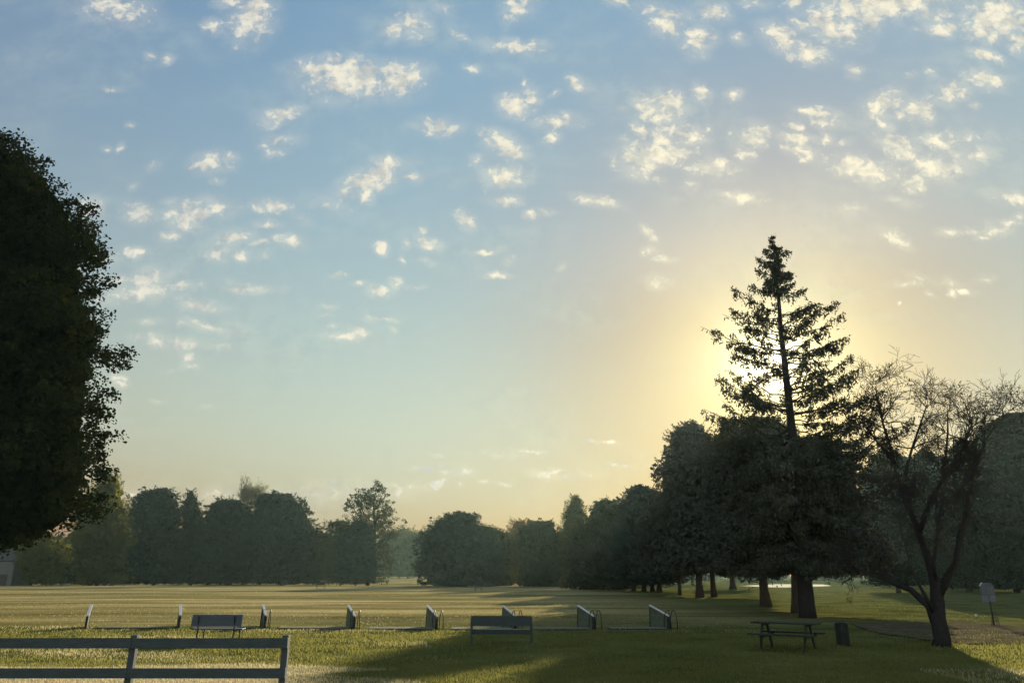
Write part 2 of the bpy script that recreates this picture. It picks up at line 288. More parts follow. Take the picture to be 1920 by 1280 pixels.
# ------------------------------------------------------------ mesh builder
class MB:
    def __init__(s): s.v = []; s.f = []
    def box(s, c, size, rot=(0, 0, 0), taper=1.0):
        x, y, z = [k / 2 for k in size]; M = Euler(rot).to_matrix(); b0 = len(s.v)
        for dz_ in (-1, 1):
            t = taper if dz_ > 0 else 1
            for ddx, ddy in ((-1, -1), (1, -1), (1, 1), (-1, 1)):
                p = M @ Vector((ddx * x * t, ddy * y * t, dz_ * z)); s.v.append((p[0] + c[0], p[1] + c[1], p[2] + c[2]))
        for f in ((3, 2, 1, 0), (4, 5, 6, 7), (0, 1, 5, 4), (1, 2, 6, 5), (2, 3, 7, 6), (3, 0, 4, 7)): s.f.append(tuple(b0 + i for i in f))
        return s
    def tube(s, pts, rad, k=6, cap=True):
        pts = [Vector(p) for p in pts]; rads = rad if hasattr(rad, '__len__') else [rad] * len(pts); b0 = len(s.v); up = None
        for i, p in enumerate(pts):
            d = (pts[min(i + 1, len(pts) - 1)] - pts[max(i - 1, 0)]).normalized()
            if up is None or abs(up.dot(d)) > .95: up = Vector((0, 0, 1)) if abs(d.z) < .9 else Vector((1, 0, 0))
            a = d.cross(up).normalized(); b = d.cross(a).normalized(); up = a.cross(d) * 1.0
            for j in range(k):
                t = 2 * math.pi * j / k; q_ = p + (a * math.cos(t) + b * math.sin(t)) * rads[i]; s.v.append(tuple(q_))
        for i in range(len(pts) - 1):
            for j in range(k):
                s.f.append((b0 + i * k + j, b0 + i * k + (j + 1) % k, b0 + (i + 1) * k + (j + 1) % k, b0 + (i + 1) * k + j))
        if cap: s.f.append(tuple(b0 + j for j in range(k))[::-1]); s.f.append(tuple(b0 + (len(pts) - 1) * k + j for j in range(k)))
        return s
    def prism(s, poly, t, M):   # poly in local xz, thickness t along local y
        b0 = len(s.v); k = len(poly)
        for yy in (-t / 2, t / 2):
            for (x, z) in poly: s.v.append(tuple(M @ Vector((x, yy, z))))
        s.f.append(tuple(b0 + i for i in range(k))); s.f.append(tuple(b0 + k + i for i in range(k))[::-1])
        for i in range(k): j = (i + 1) % k; s.f.append((b0 + i, b0 + k + i, b0 + k + j, b0 + j))
        return s
    def build(s, name, m, parent=None, bevel=0.0, smooth=False, loc=None):
        me = bpy.data.meshes.new(name); me.from_pydata(s.v, [], s.f); me.update()
        if smooth:
            for p in me.polygons: p.use_smooth = True
        o = new_obj(name, me, m, parent)
        if loc is not None: o.location = loc
        if bevel:
            bm = o.modifiers.new('bevel', 'BEVEL'); bm.width = bevel; bm.segments = 2; bm.limit_method = 'ANGLE'
        return o

# ------------------------------------------------------------ leaves and trees
def leaves(name, C, size, m, parent, aspect=1.6, seed=0, droop=0.0, flat=0.0):
    """C (n,3) leaf centres, size (n,) leaf lengths"""
    g = np.random.default_rng(seed); k = len(C)
    d = g.normal(size=(k, 3)); d[:, 2] = d[:, 2] * (1 - flat) - droop * 1.6; d /= np.linalg.norm(d, axis=1)[:, None]
    e = g.normal(size=(k, 3)); e -= (e * d).sum(1)[:, None] * d; e /= np.linalg.norm(e, axis=1)[:, None]
    s = size[:, None]; V = np.empty((k, 4, 3))
    V[:, 0] = C - d * s * .5; V[:, 1] = C + e * s * .5 / aspect - d * s * .05; V[:, 2] = C + d * s * .5; V[:, 3] = C - e * s * .5 / aspect - d * s * .05
    return np_mesh(name, V.reshape(-1, 3), np.arange(k * 4).reshape(k, 4), m, parent)

def crown_cloud(prof, Y0, ncl, lpc, cr, leaf, seed, depth=1.0, core=.5, flatz=.7, shell=.55, gaps=0.0, lobe=1.0, spikes=.10, tufts=0):
    """leaf centres filling the body whose silhouette is prof = [(v, uL, uR)] at distance Y0"""
    g = np.random.default_rng(seed)
    pr = sorted(prof)
    zz = np.array([at(960, v, Y0)[2] for v, _, _ in pr])[::-1]
    xl = np.array([at(a, v, Y0)[0] for v, a, b_ in pr])[::-1]; xr = np.array([at(b_, v, Y0)[0] for v, a, b_ in pr])[::-1]
    z = g.uniform(zz[0], zz[-1], ncl * 4); l = np.interp(z, zz, xl); r = np.interp(z, zz, xr)
    wgt = (r - l); keep = g.uniform(size=len(z)) < wgt / wgt.max(); z, l, r = z[keep][:ncl], l[keep][:ncl], r[keep][:ncl]
    k = len(z); th = g.uniform(0, 2 * np.pi, k); rad = (r - l) / 2
    ph = g.uniform(0, 6.28, 8); zs_ = z / max(cr, .2)
    lob = .98 + .10 * np.sin(2 * th + zs_ * .35 + ph[0]) + .11 * np.sin(4 * th - zs_ * .6 + ph[1]) + .10 * np.sin(zs_ * 1.1 + 3 * th + ph[2]) + .09 * np.sin(zs_ * 1.9 + ph[3] - 5 * th) + g.normal(0, .05, k)
    lob = np.minimum(1 + (lob - 1) * lobe, 1.05)
    z = z + cr * .9 * np.sin(3 * th + rad + ph[4]) * (z > zz[-1] - 2.5 * cr) * -g.uniform(0, 1, k)
    rr = np.maximum(rad * lob - cr * .45, rad * .25) * g.uniform(size=k) ** shell
    if gaps:
        sel = np.sin(z * 1.7 / cr * .5 + seed) * np.sin(th * 2.5 + seed) + g.normal(0, .3, k) > -1 + gaps; z, l, r, th, rr, rad = z[sel], l[sel], r[sel], th[sel], rr[sel], rad[sel]; k = len(z)
    spk = g.uniform(size=k) < spikes; rr = np.where(spk, rad * g.uniform(.9, 1.04, k) - cr * .2, rr); z = np.where(spk, z + cr * g.uniform(-.2, .5, k), z)
    C = np.stack([(l + r) / 2 + rr * np.cos(th), Y0 + depth * rr * np.sin(th), z], 1)
    n_ = max(1, int(lpc)); cs = np.where(spk, .42, 1.0) * cr * g.uniform(.45, 1.45, k)
    off = g.normal(size=(k, n_, 3)); off /= np.linalg.norm(off, axis=2)[..., None]; off *= (g.uniform(size=(k, n_, 1)) ** .45) * cs[:, None, None]; off[..., 2] *= flatz
    L = (C[:, None] + off).reshape(-1, 3); S = leaf * g.uniform(.6, 1.35, len(L))
    if core:
        m_ = int(ncl * lpc * .16 * core); z = g.uniform(zz[0], zz[-1], m_); l = np.interp(z, zz, xl); r = np.interp(z, zz, xr); th = g.uniform(0, 2 * np.pi, m_)
        rr = np.maximum((r - l) / 2 - cr * .7, 0) * .85 * np.sqrt(g.uniform(size=m_))
        L = np.vstack([L, np.stack([(l + r) / 2 + rr * np.cos(th), Y0 + depth * rr * np.sin(th), z], 1)]); S = np.concatenate([S, leaf * g.uniform(2.0, 3.6, m_)])
    if tufts:   # ragged branch ends standing clear of the crown
        z = g.uniform(zz[0] + .35 * (zz[-1] - zz[0]), zz[-1], tufts); th = g.uniform(0, 2 * np.pi, tufts); l = np.interp(z, zz, xl); r = np.interp(z, zz, xr); ra = (r - l) / 2
        hfr = (z - zz[0]) / (zz[-1] - zz[0]); p0 = np.stack([(l + r) / 2 + ra * .88 * np.cos(th), Y0 + depth * ra * .88 * np.sin(th), z], 1)
        d = np.stack([np.cos(th), np.sin(th), .15 + 1.3 * hfr ** 3 + g.normal(0, .25, tufts)], 1); d /= np.linalg.norm(d, axis=1)[:, None]
        ln = cr * g.uniform(.7, 1.7, tufts); m2 = 26; t = g.uniform(0, 1, (tufts, m2, 1))
        Q = p0[:, None] + d[:, None] * ln[:, None, None] * t + g.normal(0, 1, (tufts, m2, 3)) * (cr * .20 * (1.15 - t))
        L = np.vstack([L, Q.reshape(-1, 3)]); S = np.concatenate([S, leaf * g.uniform(.5, 1.0, tufts * m2)])
    return L, S, C, (zz, xl, xr)

def limb(mb, p0, p1, r0, r1, g, sag=.06, seg=6, k=6):
    p0, p1 = np.array(p0, float), np.array(p1, float); L = np.linalg.norm(p1 - p0); pts = []; rs = []
    o1 = g.normal(0, sag * L, 3); o2 = g.normal(0, sag * L * .6, 3)
    for i in range(seg + 1):
        t = i / seg; pts.append(p0 * (1 - t) + p1 * t + o1 * math.sin(math.pi * t) + o2 * math.sin(2 * math.pi * t)); rs.append(r0 * (1 - t) + r1 * t)
    mb.tube(pts, rs, k)

def trunk_mesh(base, top, r0, targets, g, name, m, parent, flare=1.5, k=10):
    mb = MB(); base = np.array(base, float); top = np.array(top, float)
    pts = []; rs = []
    bend = g.normal(0, .02 * np.linalg.norm(top - base), 3); bend[2] = 0
    for i in range(11):
        t = i / 10; pts.append(base * (1 - t) + top * t + bend * math.sin(math.pi * t)); rs.append(r0 * ((1 - t) * .85 + .1) * (1 + (flare - 1) * math.exp(-t * 22)))
    pts[0] = pts[0] - np.array([0, 0, .35]); mb.tube(pts, rs, k)
    for tg in targets:
        t = g.uniform(.3, .85); i = int(t * 10); p = np.array(pts[i]); tg = np.array(tg)
        if tg[2] < p[2]: i = max(2, i - 3); p = np.array(pts[i])
        limb(mb, p, p + (tg - p) * .92, rs[i] * .5, rs[i] * .08, g)
    return mb.build(name, m, parent, smooth=True)

LM = {
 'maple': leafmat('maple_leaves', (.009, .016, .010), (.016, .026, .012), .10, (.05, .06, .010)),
 'pine': leafmat('pine_needles', (.05, .075, .06), (.07, .095, .07), .06),
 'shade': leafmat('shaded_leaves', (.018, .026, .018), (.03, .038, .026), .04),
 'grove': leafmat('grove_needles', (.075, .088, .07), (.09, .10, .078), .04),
 'lit': leafmat('sunlit_leaves', (.10, .12, .045), (.15, .16, .06), .45),  # lighter leaf colour stands in for sun on the leftmost trees
 'olive': leafmat('olive_leaves', (.08, .10, .045), (.12, .13, .06), .25),
 'green': leafmat('green_leaves', (.06, .08, .05), (.09, .105, .06), .1),
 'russet': leafmat('russet_leaves', (.09, .065, .04), (.14, .10, .06), .35),
 'pale': leafmat('pale_leaves', (.14, .15, .09), (.22, .22, .14), .4),
 'spruce': leafmat('spruce_needles', (.05, .06, .045), (.065, .075, .052), .08),
 'dry': leafmat('dry_leaves', (.035, .032, .02), (.05, .045, .026), .15),
}
PG = 'dark trees of the right-hand grove'
def tree(name, label, prof, Y0, base_u, lm, ncl, lpc, cr, leaf, seed, trunk_r=None, cat='tree', group=None, bark=None, core=1.0, zdip=True, nl=6, trunk_top=.8, **kw):
    L, S, C, (zz, xl, xr) = crown_cloud(prof, Y0, ncl, lpc, cr, leaf, seed, core=core, **kw)
    bx = at(base_u, HOR, Y0)[0]; b = np.array([bx, Y0, float(gz(bx, Y0))])
    g = np.random.default_rng(seed + 500)
    root = empty(name, b, label, cat, group)
    L = L[L[:, 2] > b[2] + .05] if len(L) else L
    S = S[:len(L)]
    leaves('crown', L - b, S, LM[lm], root, seed=seed)
    zt = zz[0] + (zz[-1] - zz[0]) * trunk_top; xt = (np.interp(zt, zz, xl) + np.interp(zt, zz, xr)) / 2
    if group == PG: xt = bx + .25 * (xt - bx)
    tg = [C[i] - b for i in g.integers(0, len(C), nl)]
    trunk_mesh((0, 0, 0), np.array([xt, Y0, zt]) - b, trunk_r or (zz[-1] - b[2]) * .014, tg, g, 'trunk', bark or BARK, root)
    return root

# the big maple at the left edge
MY = 38.0
prof = [(70, -260, -120), (150, -330, -70), (236, -380, -14), (264, -400, 24), (300, -410, 84), (322, -415, 118), (345, -420, 134), (375, -430, 162), (420, -440, 172), (480, -450, 184), (530, -455, 184), (570, -460, 204),
        (600, -460, 226), (640, -460, 214), (700, -460, 200), (770, -455, 192), (830, -450, 196), (880, -440, 196), (920, -430, 180), (960, -420, 160), (990, -400, 120), (1015, -380, 70), (1035, -300, -20)]
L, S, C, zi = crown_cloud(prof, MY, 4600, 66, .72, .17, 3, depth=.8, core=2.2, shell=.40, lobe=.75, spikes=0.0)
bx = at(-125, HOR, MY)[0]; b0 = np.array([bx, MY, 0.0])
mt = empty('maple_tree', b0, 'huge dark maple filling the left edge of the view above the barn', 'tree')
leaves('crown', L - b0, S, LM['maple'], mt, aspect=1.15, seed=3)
g = np.random.default_rng(31)
trunk_mesh((0, 0, 0), (0, 0, 21), .55, [C[i] - b0 for i in range(0, 3000, 110)], g, 'trunk', BARK, mt)

# name, label, profile, Y, base u, leaf, clumps, leaves per clump, clump radius, leaf, seed
T = [
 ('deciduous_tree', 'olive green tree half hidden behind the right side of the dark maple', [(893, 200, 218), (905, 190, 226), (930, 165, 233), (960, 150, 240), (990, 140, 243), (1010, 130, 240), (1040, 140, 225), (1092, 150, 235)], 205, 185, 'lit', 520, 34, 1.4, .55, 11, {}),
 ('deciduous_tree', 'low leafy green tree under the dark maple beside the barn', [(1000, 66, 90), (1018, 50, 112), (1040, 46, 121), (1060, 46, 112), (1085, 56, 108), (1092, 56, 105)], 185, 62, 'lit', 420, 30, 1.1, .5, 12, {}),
 ('deciduous_tree', 'dark bluish tree between the low leafy tree and the first pine', [(985, 150, 200), (1000, 125, 235), (1040, 105, 250), (1092, 100, 250)], 235, 170, 'pine', 300, 34, 1.9, .7, 13, {}),
 ('pine_tree', 'broad ragged pine with a three-humped top right of the dark maple', [(917, 296, 318), (924, 262, 328), (938, 244, 338), (960, 236, 346), (1000, 232, 352), (1050, 230, 350), (1092, 235, 345)], 232, 290, 'pine', 560, 34, 1.5, .62, 14, {}),
 ('pine_tree', 'slender pine whose spiky pointed tip stands above its neighbours', [(922, 355, 361), (934, 347, 370), (945, 344, 374), (960, 340, 378), (1000, 338, 392), (1092, 340, 395)], 228, 360, 'pine', 330, 34, 1.2, .55, 15, {}),
 ('deciduous_tree', 'flat-topped dark tree in front of the pale bare tree', [(939, 408, 452), (946, 388, 470), (965, 378, 482), (1000, 372, 488), (1050, 372, 488), (1092, 378, 482)], 226, 428, 'pine', 520, 34, 1.6, .6, 16, {}),
 ('pine_tree', 'big dark pine with a sloping right shoulder left of the airy tall tree', [(928, 488, 540), (936, 474, 562), (948, 470, 576), (965, 466, 584), (985, 464, 597), (1005, 464, 606), (1050, 466, 612), (1092, 470, 606)], 224, 530, 'pine', 780, 36, 1.6, .62, 17, {}),
 ('deciduous_tree', 'small airy tree in the gap left of the tall airy tree', [(978, 615, 655), (990, 602, 668), (1010, 600, 680), (1040, 604, 690), (1092, 612, 680)], 222, 640, 'green', 330, 26, 1.4, .5, 18, {'core': .4}),
 ('deciduous_tree', 'dark domed tree at the foot of the tall airy tree', [(978, 660, 690), (988, 648, 700), (1010, 640, 706), (1050, 636, 706), (1092, 640, 704)], 205, 668, 'pine', 340, 30, 1.3, .5, 19, {}),
 ('deciduous_tree', 'hazy pale green tree seen far off through the gap in the tree line', [(995, 740, 770), (1005, 715, 800), (1030, 700, 830), (1078, 695, 840)], 460, 765, 'olive', 260, 30, 3.4, 1.5, 20, {}),
 ('deciduous_tree', 'wide dome-shaped dark tree standing alone right of the gap', [(964, 848, 884), (970, 832, 896), (982, 806, 904), (995, 795, 916), (1015, 786, 928), (1050, 782, 934), (1096, 800, 930)], 152, 860, 'pine', 900, 36, 1.0, .42, 21, {}),
 ('deciduous_tree', 'low rounded tree at the right foot of the dome-shaped tree', [(990, 905, 930), (1003, 893, 952), (1030, 886, 966), (1096, 890, 960)], 160, 925, 'green', 340, 32, 1.0, .42, 22, {}),
 ('deciduous_tree', 'russet wispy-topped tree behind two low rounded trees', [(977, 962, 985), (986, 955, 996), (1005, 948, 1002), (1050, 946, 1004), (1090, 952, 1000)], 195, 974, 'russet', 260, 24, 1.2, .42, 23, {'core': .3}),
 ('deciduous_tree', 'twin-topped dark tree left of the poplar', [(979, 992, 1035), (988, 984, 1044), (1010, 976, 1052), (1050, 972, 1060), (1098, 980, 1050)], 150, 1015, 'green', 480, 34, 1.0, .42, 24, {}),
 ('poplar_tree', 'slim poplar with a pointed light-edged crown above the tree line', [(931, 1076, 1084), (942, 1066, 1092), (960, 1057, 1099), (985, 1052, 1100), (1010, 1054, 1098), (1096, 1062, 1090)], 148, 1078, 'olive', 420, 30, .8, .36, 25, {'core': .6}),
 ('deciduous_tree', 'bushy dark green tree between the poplar and the high-topped pine', [(940, 1118, 1152), (950, 1106, 1168), (975, 1092, 1180), (1010, 1070, 1190), (1050, 1055, 1195), (1101, 1060, 1190)], 124, 1130, 'green', 760, 36, .9, .36, 26, {}),
 ('pine_tree', 'ragged dark pine with small sky holes in its top left of the tallest pines', [(914, 1182, 1222), (924, 1170, 1236), (945, 1160, 1250), (980, 1155, 1262), (1020, 1150, 1270), (1070, 1155, 1268), (1092, 1170, 1250)], 104, 1208, 'pine', 900, 36, .8, .32, 27, {'core': .8}),
]
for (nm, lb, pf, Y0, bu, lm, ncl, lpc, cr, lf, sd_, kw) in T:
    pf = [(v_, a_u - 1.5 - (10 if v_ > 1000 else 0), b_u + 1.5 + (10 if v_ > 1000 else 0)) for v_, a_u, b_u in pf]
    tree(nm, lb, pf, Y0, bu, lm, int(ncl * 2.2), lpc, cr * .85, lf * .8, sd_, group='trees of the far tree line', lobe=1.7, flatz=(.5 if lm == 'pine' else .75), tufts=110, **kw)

# airy tall tree with visible stems
def airy(Y0=208):
    b = np.array([at(690, HOR, Y0)[0], Y0, float(gz(-40, Y0))])
    root = empty('deciduous_tree', b, 'tall airy tree with visible limbs and an umbrella-like crown', 'tree', 'trees of the far tree line')
    pf = [(906, 700, 712), (913, 682, 722), (925, 655, 732), (940, 645, 742), (960, 638, 748), (975, 640, 760), (985, 650, 762), (1000, 690, 755), (1012, 715, 745)]
    L, S, C, _ = crown_cloud(pf, Y0, 330, 36, 1.15, .42, 41, core=0, gaps=.25, flatz=.6, shell=.6)
    L2, S2, C2, _ = crown_cloud([(1008, 700, 730), (1030, 705, 752), (1060, 705, 745), (1090, 710, 730)], Y0, 60, 30, 1.1, .42, 42, core=0)
    leaves('crown', np.vstack([L, L2]) - b, np.concatenate([S, S2]), LM['green'], root, seed=41)
    mb = MB(); g = np.random.default_rng(5)
    q0 = lambda u, v, dd=0: at(u, v, Y0 + dd) - b
    mb.tube([(0, 0, -.5), (0, 0, .8), q0(694, 1060), q0(700, 1030), q0(703, 990), q0(700, 940), q0(706, 915)], [.75, .55, .48, .42, .34, .18, .05], 8)
    for a, c_, r in (((700, 1030), (678, 950), .26), ((694, 1050), (668, 985), .22), ((703, 1000), (735, 945), .22), ((702, 990), (715, 930), .2), ((697, 1040), (742, 990), .2), ((690, 985), (655, 940), .14), ((700, 960), (725, 925), .13), ((678, 950), (664, 925), .12)):
        limb(mb, q0(*a), q0(*c_, dd=g.uniform(-4, 4)), r, .04, g, .05)
    for i in g.integers(0, len(C), 40):
        p = C[i] - b; t0 = p * np.array([.55, .55, .8]); limb(mb, t0, p, .08, .02, g, .08, 3, 4)
    mb.build('trunk', BARK2, root, smooth=True)
airy()

# pale bare tree behind the flat-topped one
def twigs(mb, p, d, L, r, lev, g, ends, spread=.55, up=.15, k=4, nchild=(2, 4), minr=.008):
    seg = 3; pts = [p]; rs = [r]; q_ = np.array(p); dd = np.array(d)
    for i in range(seg):
        dd = dd + g.normal(0, .13, 3) + np.array([0, 0, up * .3]); dd /= np.linalg.norm(dd); q_ = q_ + dd * L / seg; pts.append(q_); rs.append(max(minr, r * (1 - .45 * (i + 1) / seg)))
    mb.tube(pts, rs, k if lev > 1 else 3, cap=False)
    if lev == 0: ends.append(q_); return
    for i in range(g.integers(*nchild) + (1 if lev > 1 else 0)):
        j = g.integers(1, seg + 1); nd = dd + g.normal(0, spread, 3) + np.array([0, 0, up]); nd /= np.linalg.norm(nd)
        twigs(mb, pts[j], nd, L * g.uniform(.6, .85), rs[j] * .65, lev - 1, g, ends, spread, up, k, nchild, minr)
    ends.append(q_)
def bare_far():
    Y0 = 262; b = np.array([at(463, HOR, Y0)[0], Y0, float(gz(-90, Y0))]); g = np.random.default_rng(77)
    root = empty('bare_tree', b, 'pale nearly bare tree whose fine twigs rise behind the flat-topped dark tree', 'tree')
    mb = MB(); ends = []
    top = at(463, 960, Y0) - b; mb.tube([(0, 0, -.4), top * .5, top], [.5, .4, .32], 7)
    for i in range(8):
        a = i / 8 * 2 * math.pi; twigs(mb, top * g.uniform(.85, 1), np.array([.42 * math.cos(a), .42 * math.sin(a), 1.0]), 4.6, .2, 4, g, ends, .42, .28, 4, (2, 4), .045)
    mb.build('trunk', mat('pale_bark', (.30, .28, .22), .9, .3, 3), root)
    E = np.array(ends); E = np.repeat(E, 3, 0) + g.normal(0, .4, (len(E) * 3, 3)); leaves('crown', E, g.uniform(.2, .45, len(E)), LM['pale'], root, seed=9)
bare_far()

# ------------------------------------------------------------ right-hand group
PG = 'dark trees of the right-hand grove'
def grove(name, label, prof, vbase, ub, lm, ncl, lpc, cr, leaf, seed, tr, lean=0, **kw):
    Y0 = Yof(vbase); return tree(name, label, prof, Y0, ub, lm, ncl, lpc, cr, leaf, seed, trunk_r=tr, group=PG, tufts=200, **kw)
grove('pine_tree', 'leftmost tall pine of the grove with tufted branches against the sky', [(797, 1290, 1310), (806, 1266, 1326), (820, 1247, 1336), (840, 1246, 1350), (858, 1244, 1362), (866, 1228, 1372), (885, 1222, 1384), (915, 1230, 1390), (950, 1228, 1400), (1000, 1230, 1400), (1040, 1235, 1400), (1070, 1245, 1395)], 1119, 1309, 'grove', 2300, 38, .55, .21, 51, .34, core=1.6, shell=.6)
grove('pine_tree', 'straight-trunked pine just right of the leftmost tall pine', [(792, 1352, 1386), (815, 1340, 1400), (840, 1330, 1420), (900, 1322, 1440), (1000, 1318, 1450), (1050, 1320, 1445), (1074, 1330, 1430)], 1118, 1336, 'grove', 1500, 36, .6, .23, 52, .26, core=1.6)
grove('pine_tree', 'leaning thin-trunked tree at the left end of the grove', [(925, 1225, 1290), (970, 1195, 1310), (1030, 1185, 1320), (1075, 1190, 1315)], 1115, 1272, 'grove', 900, 34, .6, .24, 53, .2, core=1.4)
grove('pine_tree', 'full dark pine whose trunk stands left of the tall spruce', [(788, 1400, 1440), (800, 1375, 1470), (825, 1335, 1500), (860, 1320, 1508), (880, 1318, 1510), (950, 1318, 1515), (1020, 1325, 1510), (1060, 1355, 1500), (1076, 1370, 1490)], 1137, 1431, 'grove', 2500, 38, .5, .19, 54, .33, core=1.4, shell=.6)
grove('pine_tree', 'dark spreading tree whose trunk stands close beside the spruce trunk', [(835, 1520, 1560), (860, 1490, 1590), (880, 1475, 1600), (940, 1462, 1600), (985, 1455, 1625), (1020, 1450, 1665), (1045, 1455, 1690), (1072, 1465, 1640)], 1147, 1487, 'grove', 2400, 36, .5, .19, 55, .3, core=1.0, gaps=.15)
# small trunks at the left end
for i, (u, vb, r, vt, uL, uR) in enumerate(((1187, 1106, .3, 985, 1150, 1215), (1206, 1106, .3, 975, 1175, 1240), (1222, 1107, .3, 970, 1195, 1265), (1234, 1108, .34, 960, 1200, 1290))):
    lbs = ('first thin trunk', 'second thin trunk', 'third thin trunk', 'fourth and thickest trunk')[i]
    grove('pine_tree', lbs + ' from the left among the four small trees', [(vt, (uL + uR) / 2 - 12, (uL + uR) / 2 + 12), (vt + 30, uL, uR), (1060, uL - 8, uR + 8), (1090, uL, uR)], vb, u, 'grove', 420, 34, .8, .3, 60 + i, r, core=1.6)
for i, (u, Y0, r) in enumerate(((1252, 150, .5), (1262, 160, .35), (1298, 165, .35), (1372, 110, .5))):
    grove('pine_tree', ('farther tree whose faint trunk shows just right of the row of small trunks', 'thin far tree between the small trunks and the leaning trunk', 'thin far tree behind the leaning trunk', 'hazy far trunk standing beside the pale far strip')[i],
          [(1000, u - 15, u + 15), (1030, u - 34, u + 34), (1066, u - 40, u + 40), (1075, u - 30, u + 30)], HOR + EYE * F / Y0 * 1.0, u, 'grove', 300, 30, 1.0, .45, 70 + i, r, core=1.5)

# far and right dark mass
RT = [
 ('tall dark tree right of the spruce seen through the bare tree', [(845, 1650, 1680), (865, 1628, 1710), (890, 1612, 1735), (930, 1604, 1750), (1000, 1602, 1755), (1060, 1610, 1750), (1092, 1620, 1740)], 96, 1680, 81),
 ('dense dark tree directly behind the bare tree trunk', [(850, 1715, 1750), (880, 1695, 1790), (930, 1690, 1810), (1000, 1690, 1815), (1092, 1700, 1800)], 101, 1752, 82),
 ('broad black-green tree with a rounded top at the right edge', [(780, 1870, 1930), (800, 1835, 1970), (830, 1812, 2000), (880, 1800, 2010), (950, 1795, 2010), (1040, 1800, 2010), (1100, 1820, 1990)], 98, 1900, 83),
 ('dark tree filling the gap between the bare tree and the right edge', [(830, 1790, 1830), (860, 1770, 1850), (920, 1760, 1865), (1000, 1755, 1870), (1098, 1765, 1860)], 104, 1812, 84),
 ('tall dark tree beyond the right edge whose crown reaches into view', [(760, 1990, 2060), (800, 1950, 2100), (880, 1930, 2130), (1000, 1930, 2130), (1100, 1950, 2110)], 95, 2030, 85),
 ('hazy tree behind the trunks left of the spruce', [(960, 1530, 1570), (990, 1500, 1610), (1040, 1490, 1625), (1085, 1500, 1610)], 290, 1555, 86),
 ('hazy tree far behind the pale far strip', [(975, 1400, 1450), (1000, 1370, 1480), (1040, 1360, 1490), (1086, 1370, 1480)], 300, 1425, 87),
 ('hazy tree far behind the leaning trunk', [(985, 1270, 1320), (1010, 1240, 1350), (1040, 1235, 1360), (1086, 1250, 1350)], 320, 1295, 88),
]
for (lb, pf, Y0, bu, sd_) in RT:
    far = Y0 > 250
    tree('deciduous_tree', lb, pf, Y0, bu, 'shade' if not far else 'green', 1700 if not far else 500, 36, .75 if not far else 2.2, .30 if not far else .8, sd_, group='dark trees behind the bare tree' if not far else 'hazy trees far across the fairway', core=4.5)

# distant woods closing the horizon
def woods(label_x, x0, x1, Y0, h0, h1, k, seed, lmn='green'):
    g = np.random.default_rng(seed); Ls = []; Ss = []
    for i in range(k):
        cx = g.uniform(x0, x1); cy = Y0 + g.uniform(0, 25 if Y0 < 400 else 60); h = g.uniform(h0, h1); r = h * .36; m_ = 900
        d = g.normal(size=(m_, 3)); d /= np.linalg.norm(d, axis=1)[:, None]; d *= g.uniform(size=(m_, 1)) ** .33
        Ls.append(np.array([cx, cy, h * .55]) + d * np.array([r, r, h * .5])); Ss.append(g.uniform(1.0, 2.2, m_) * (h0 / 16 if Y0 < 400 else 1.2))
    o = leaves('woods', np.vstack(Ls), np.concatenate(Ss), LM[lmn], None, seed=seed); return tag(o, label_x, 'woods', None, 'stuff')
woods('distant hazy woods closing the horizon behind all the trees', -420, 560, 560, 14, 22, 130, 91)
woods('dark low woods filling in behind the left tree line', -185, -56, 262, 10, 15, 60, 92, 'pine')
woods('dark low woods filling in behind the middle tree line', -22, 42, 205, 6, 12, 50, 93, 'pine')
woods('dark woods behind the bare tree and the right edge', 92, 175, 185, 19, 27, 60, 94, 'shade')

